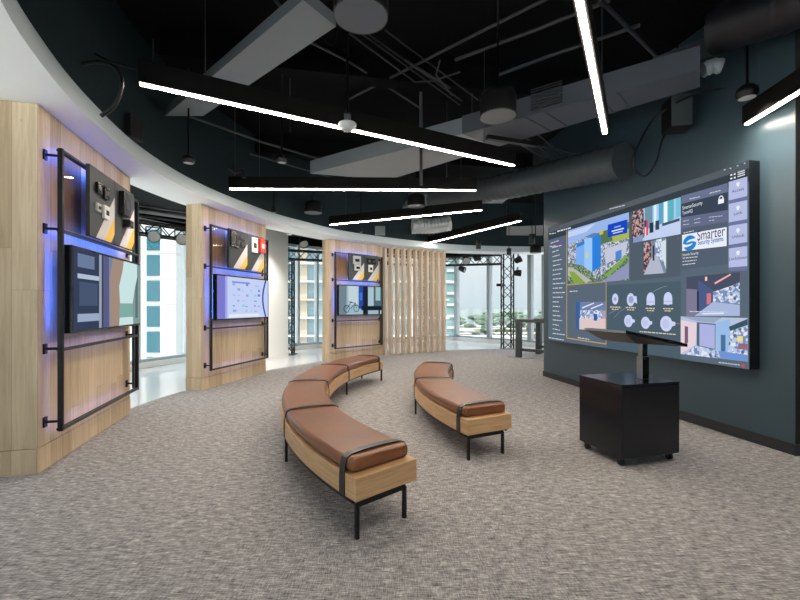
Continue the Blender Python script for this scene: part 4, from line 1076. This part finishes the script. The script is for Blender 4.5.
# ---------------------------------------------------------------- outside
def facade_pt(px, D): return (px-400)/F*D
M_fac = mat('white_cladding', (.31, .325, .32), .7)
M_teal = mat('teal_glazing', (.018, .075, .095), .3, 0, .15)
M_cy = mat('cyan_glazing', (.17, .25, .28), .3, 0, .3)
M_bei = mat('beige_concrete', (.36, .31, .24), .8)
M_wht = mat('pale_slab', (.42, .43, .42), .8)
D0 = 56
b = empty('office_tower', (-46, D0+6, -40), 0, 'white clad tower with a column of teal windows outside at left', 'building')
MB().box(-90, D0, -40, facade_pt(176, D0), D0+14, 45).build('tower_wall', M_fac, b)
for i in range(-3, 8):
    zt = EYE+(HY-(255+25.5*i))*D0/F
    for k, (xa, xb) in enumerate(((147, 160), (110, 124), (70, 86))):
        MB().box(facade_pt(xa, D0), D0-.1, zt-2.85, facade_pt(xb, D0), D0+.05, zt).build('window', M_teal, b)
    MB().box(-90, D0-.06, zt+.25, facade_pt(176, D0), D0+.02, zt+.36).build('panel_joint', M_bei, b)
D1 = 80
b = empty('glass_apartment_block', (-6, D1+8, -40), 0, 'apartment block of glass and pale floor slabs outside the middle windows', 'building')
xa, xb = -27, facade_pt(447, D1)
MB().box(xa, D1, -40, xb, D1+16, 50).build('block_core', M_cy, b)
r = random.Random(11)
for i in range(-8, 9):
    z = EYE+1.4+i*3.5
    MB().box(xa-.3, D1-1.3, z-.35, xb+.3, D1+.1, z).build('floor_slab', M_wht if i % 3 else M_bei, b)
for k in range(11):
    x = xa+.5+k*3.5
    if x < xb-1: MB().box(x, D1-.5, -40, x+(1.5 if k % 3 else 2.2), D1+.2, 50).build('pier', (M_wht, M_teal, M_bei, M_cy)[k % 4], b)
D2 = 130
b = empty('distant_tower', (12, D2, -40), 0, 'greenish glass tower edge outside behind the slat screen end', 'building')
MB().box(8, D2, -40, facade_pt(452, D2)+1.2, D2+20, 60).build('tower_wall', mat('green_glazing', (.12, .20, .19), .3, 0, .3), b)
for i in range(-10, 14): MB().box(7.9, D2-.3, EYE+i*3.6, facade_pt(452, D2)+1.3, D2+.1, EYE+i*3.6+.8).build('floor_slab', M_wht, b)
# ground with haze-pale town
gm, n, l, bs = nodes_mat('town_ground')
tc = n.new('ShaderNodeTexCoord'); nz = n.new('ShaderNodeTexVoronoi'); nz.inputs['Scale'].default_value = .012; l.new(tc.outputs['Object'], nz.inputs['Vector'])
rp = ramp(n, [(.2, (.045, .065, .062)), (.5, (.085, .09, .085)), (.8, (.055, .075, .065))]); sx = n.new('ShaderNodeSeparateColor'); l.new(nz.outputs['Color'], sx.inputs[0]); l.new(sx.outputs[0], rp.inputs[0]); l.new(rp.outputs[0], bs.inputs['Base Color'])
bs.inputs['Roughness'].default_value = 1
q = MB(); q.add([(-6000, 60, -40), (6000, 60, -40), (6000, 9000, -40), (-6000, 9000, -40)], [(0, 1, 2, 3)]); struct(q.build('ground', gm))
q = MB(); q.add([(-6000, -3000, -40), (6000, -3000, -40), (6000, 60, -40), (-6000, 60, -40)], [(0, 1, 2, 3)]); struct(q.build('ground_near', mat('bounce_paving', (.6, .6, .58), .9)))  # unseen ground, made pale to bounce sunlight up to the soffit
M_roof = mat('flat_roof', (.19, .165, .135), .9); M_roof2 = mat('pale_roof', (.24, .24, .23), .9)
used = []
def clear(x0, y0, x1, y1, g=2):
    for (a, b_, c_, d_) in used:
        if x0-g < c_ and x1+g > a and y0-g < d_ and y1+g > b_: return False
    used.append((x0, y0, x1, y1)); return True
for i in range(60):
    px = r.uniform(440, 560); py = r.uniform(325, 344); D = F*34/(py-HY)
    x = facade_pt(px, D); w = r.uniform(20, 70)*D/700; dp = r.uniform(20, 40)
    if clear(x-w, D, x+w, D+dp): tag(MB().box(x-w, D, -40, x+w, D+dp, -34).build('warehouse', M_roof if i % 3 else M_roof2), 'low flat-roofed warehouse in the far town below the horizon', 'building', 'distant warehouses')
M_tree = mat('tree_canopy', (.04, .07, .04), 1); M_trunk = mat('tree_trunk', (.1, .07, .05), 1)
tm = MB(); import bmesh
bm = bmesh.new(); bmesh.ops.create_icosphere(bm, subdivisions=2, radius=1)
for v in bm.verts: v.co *= 1+r.uniform(-.22, .22)
tv_ = [v.co.copy() for v in bm.verts]; tf = [[v.index for v in f.verts] for f in bm.faces]; bm.free()
def tree(x, y, z, s_):
    o = empty('tree', (x, y, z), r.uniform(0, 6), 'round green tree in the far town below the horizon', 'tree', 'distant trees')
    return o
proto = empty('tree', (0, 0, 0), 0, 'round green tree in the far town below the horizon', 'tree', 'distant trees')
q = MB(); q.add([Vector((v.x*9, v.y*6, v.z*6+9)) for v in tv_], tf); q.build('crown', M_tree, proto, local=True)
q = MB(); q.tube([(0, 0, 0), (0, 0, 6)], .6, 6); q.build('trunk', M_trunk, proto, local=True)
first = True
for i in range(150):
    px = r.uniform(438, 556); D = r.choice([560, 640, 720, 820, 950, 1150, 1400, 1800])*r.uniform(.92, 1.08)
    x = facade_pt(px, D); sc_ = r.uniform(.55, 1.0)*(D/700); wx, wy = 9*1.25*sc_*1.4, 6*1.25*sc_
    if not clear(x-wx, D-wy, x+wx, D+wy, .5): continue
    loc = (x, D, -40)
    if first: proto.location = loc; first = False; o = proto
    else: o = copy_tree(proto, loc, proto['label'])
    o.rotation_euler = (0, 0, 0); o.scale = (sc_*1.4, sc_, min(sc_, 1.1))

# ---------------------------------------------------------------- lights
w = bpy.data.worlds.new('world'); SC.world = w; w.use_nodes = True
n = w.node_tree.nodes; l = w.node_tree.links; n.clear()
o = n.new('ShaderNodeOutputWorld'); bg = n.new('ShaderNodeBackground'); tc = n.new('ShaderNodeTexCoord'); sx = n.new('ShaderNodeSeparateXYZ')
l.new(tc.outputs['Generated'], sx.inputs[0])
rp = ramp(n, [(.0, (.66, .76, .82)), (.04, (.72, .80, .86)), (.14, (.86, .92, .96)), (.3, (2.2, 2.35, 2.5)), (.7, (4.2, 4.6, 5.0))])
l.new(sx.outputs['Z'], rp.inputs[0]); l.new(rp.outputs[0], bg.inputs[0]); bg.inputs[1].default_value = 1.0
l.new(bg.outputs[0], o.inputs[0])
def light(kind, name, loc, energy, col=(1, 1, 1), rot=(0, 0, 0), **kw):
    d = bpy.data.lights.new(name, kind); d.energy = energy; d.color = col
    for k, v in kw.items(): setattr(d, k, v)
    ob = bpy.data.objects.new(name, d); COL.objects.link(ob); ob.location = loc; ob.rotation_euler = rot; return ob
light('SUN', 'sun', (0, 0, 30), 7.5, (1, .97, .93), (math.radians(20), 0, math.radians(12)), angle=.02)
# the can and ball downlights' own lamps
def spot(p, energy, size=2.2, col=(1, .93, .85)): light('SPOT', 'downlight_lamp', (p.x, p.y, p.z-.02), energy, col, spot_size=size, spot_blend=.8, shadow_soft_size=.06)
p = Vector((-2.42, 8.95, 2.85)); v_ = Vector((-3.1, 9.7, 1.2))-p
light('SPOT', 'column_wash_lamp', p, 260, (1, .97, .93), v_.to_track_quat('-Z', 'Y').to_euler(), spot_size=1.5, spot_blend=.8, shadow_soft_size=.05)  # added lamp that casts the scallop on the white column
for (px, py, h) in ((478.5, 249, 1.5), (532, 244, 1.5), (188.5, 160, 1.7), (281.8, 160, 1.7), (274, 211, 1.7), (747, 93, 1.88), (361, 231, 1.66)):
    p = at(px, py, h); p.z -= .05; spot(p, 60)

# ---------------------------------------------------------------- camera
cd = bpy.data.cameras.new('camera'); cam = bpy.data.objects.new('camera', cd); COL.objects.link(cam); SC.camera = cam
cam.location = (0, 0, EYE); cam.rotation_euler = (PI/2, 0, 0); cd.sensor_width = 36; cd.lens = 36*F/800; cd.shift_y = 6/800; cd.clip_end = 20000; cd.clip_start = .05
SC.view_settings.view_transform = 'Standard'; SC.view_settings.look = 'None'; SC.view_settings.gamma = 1; SC.view_settings.use_curve_mapping = False
SC.view_settings.exposure = .08
SC.cycles.use_denoising = True; SC.cycles.max_bounces = 8; SC.cycles.diffuse_bounces = 5; SC.cycles.transparent_max_bounces = 12; SC.cycles.sample_clamp_indirect = 6
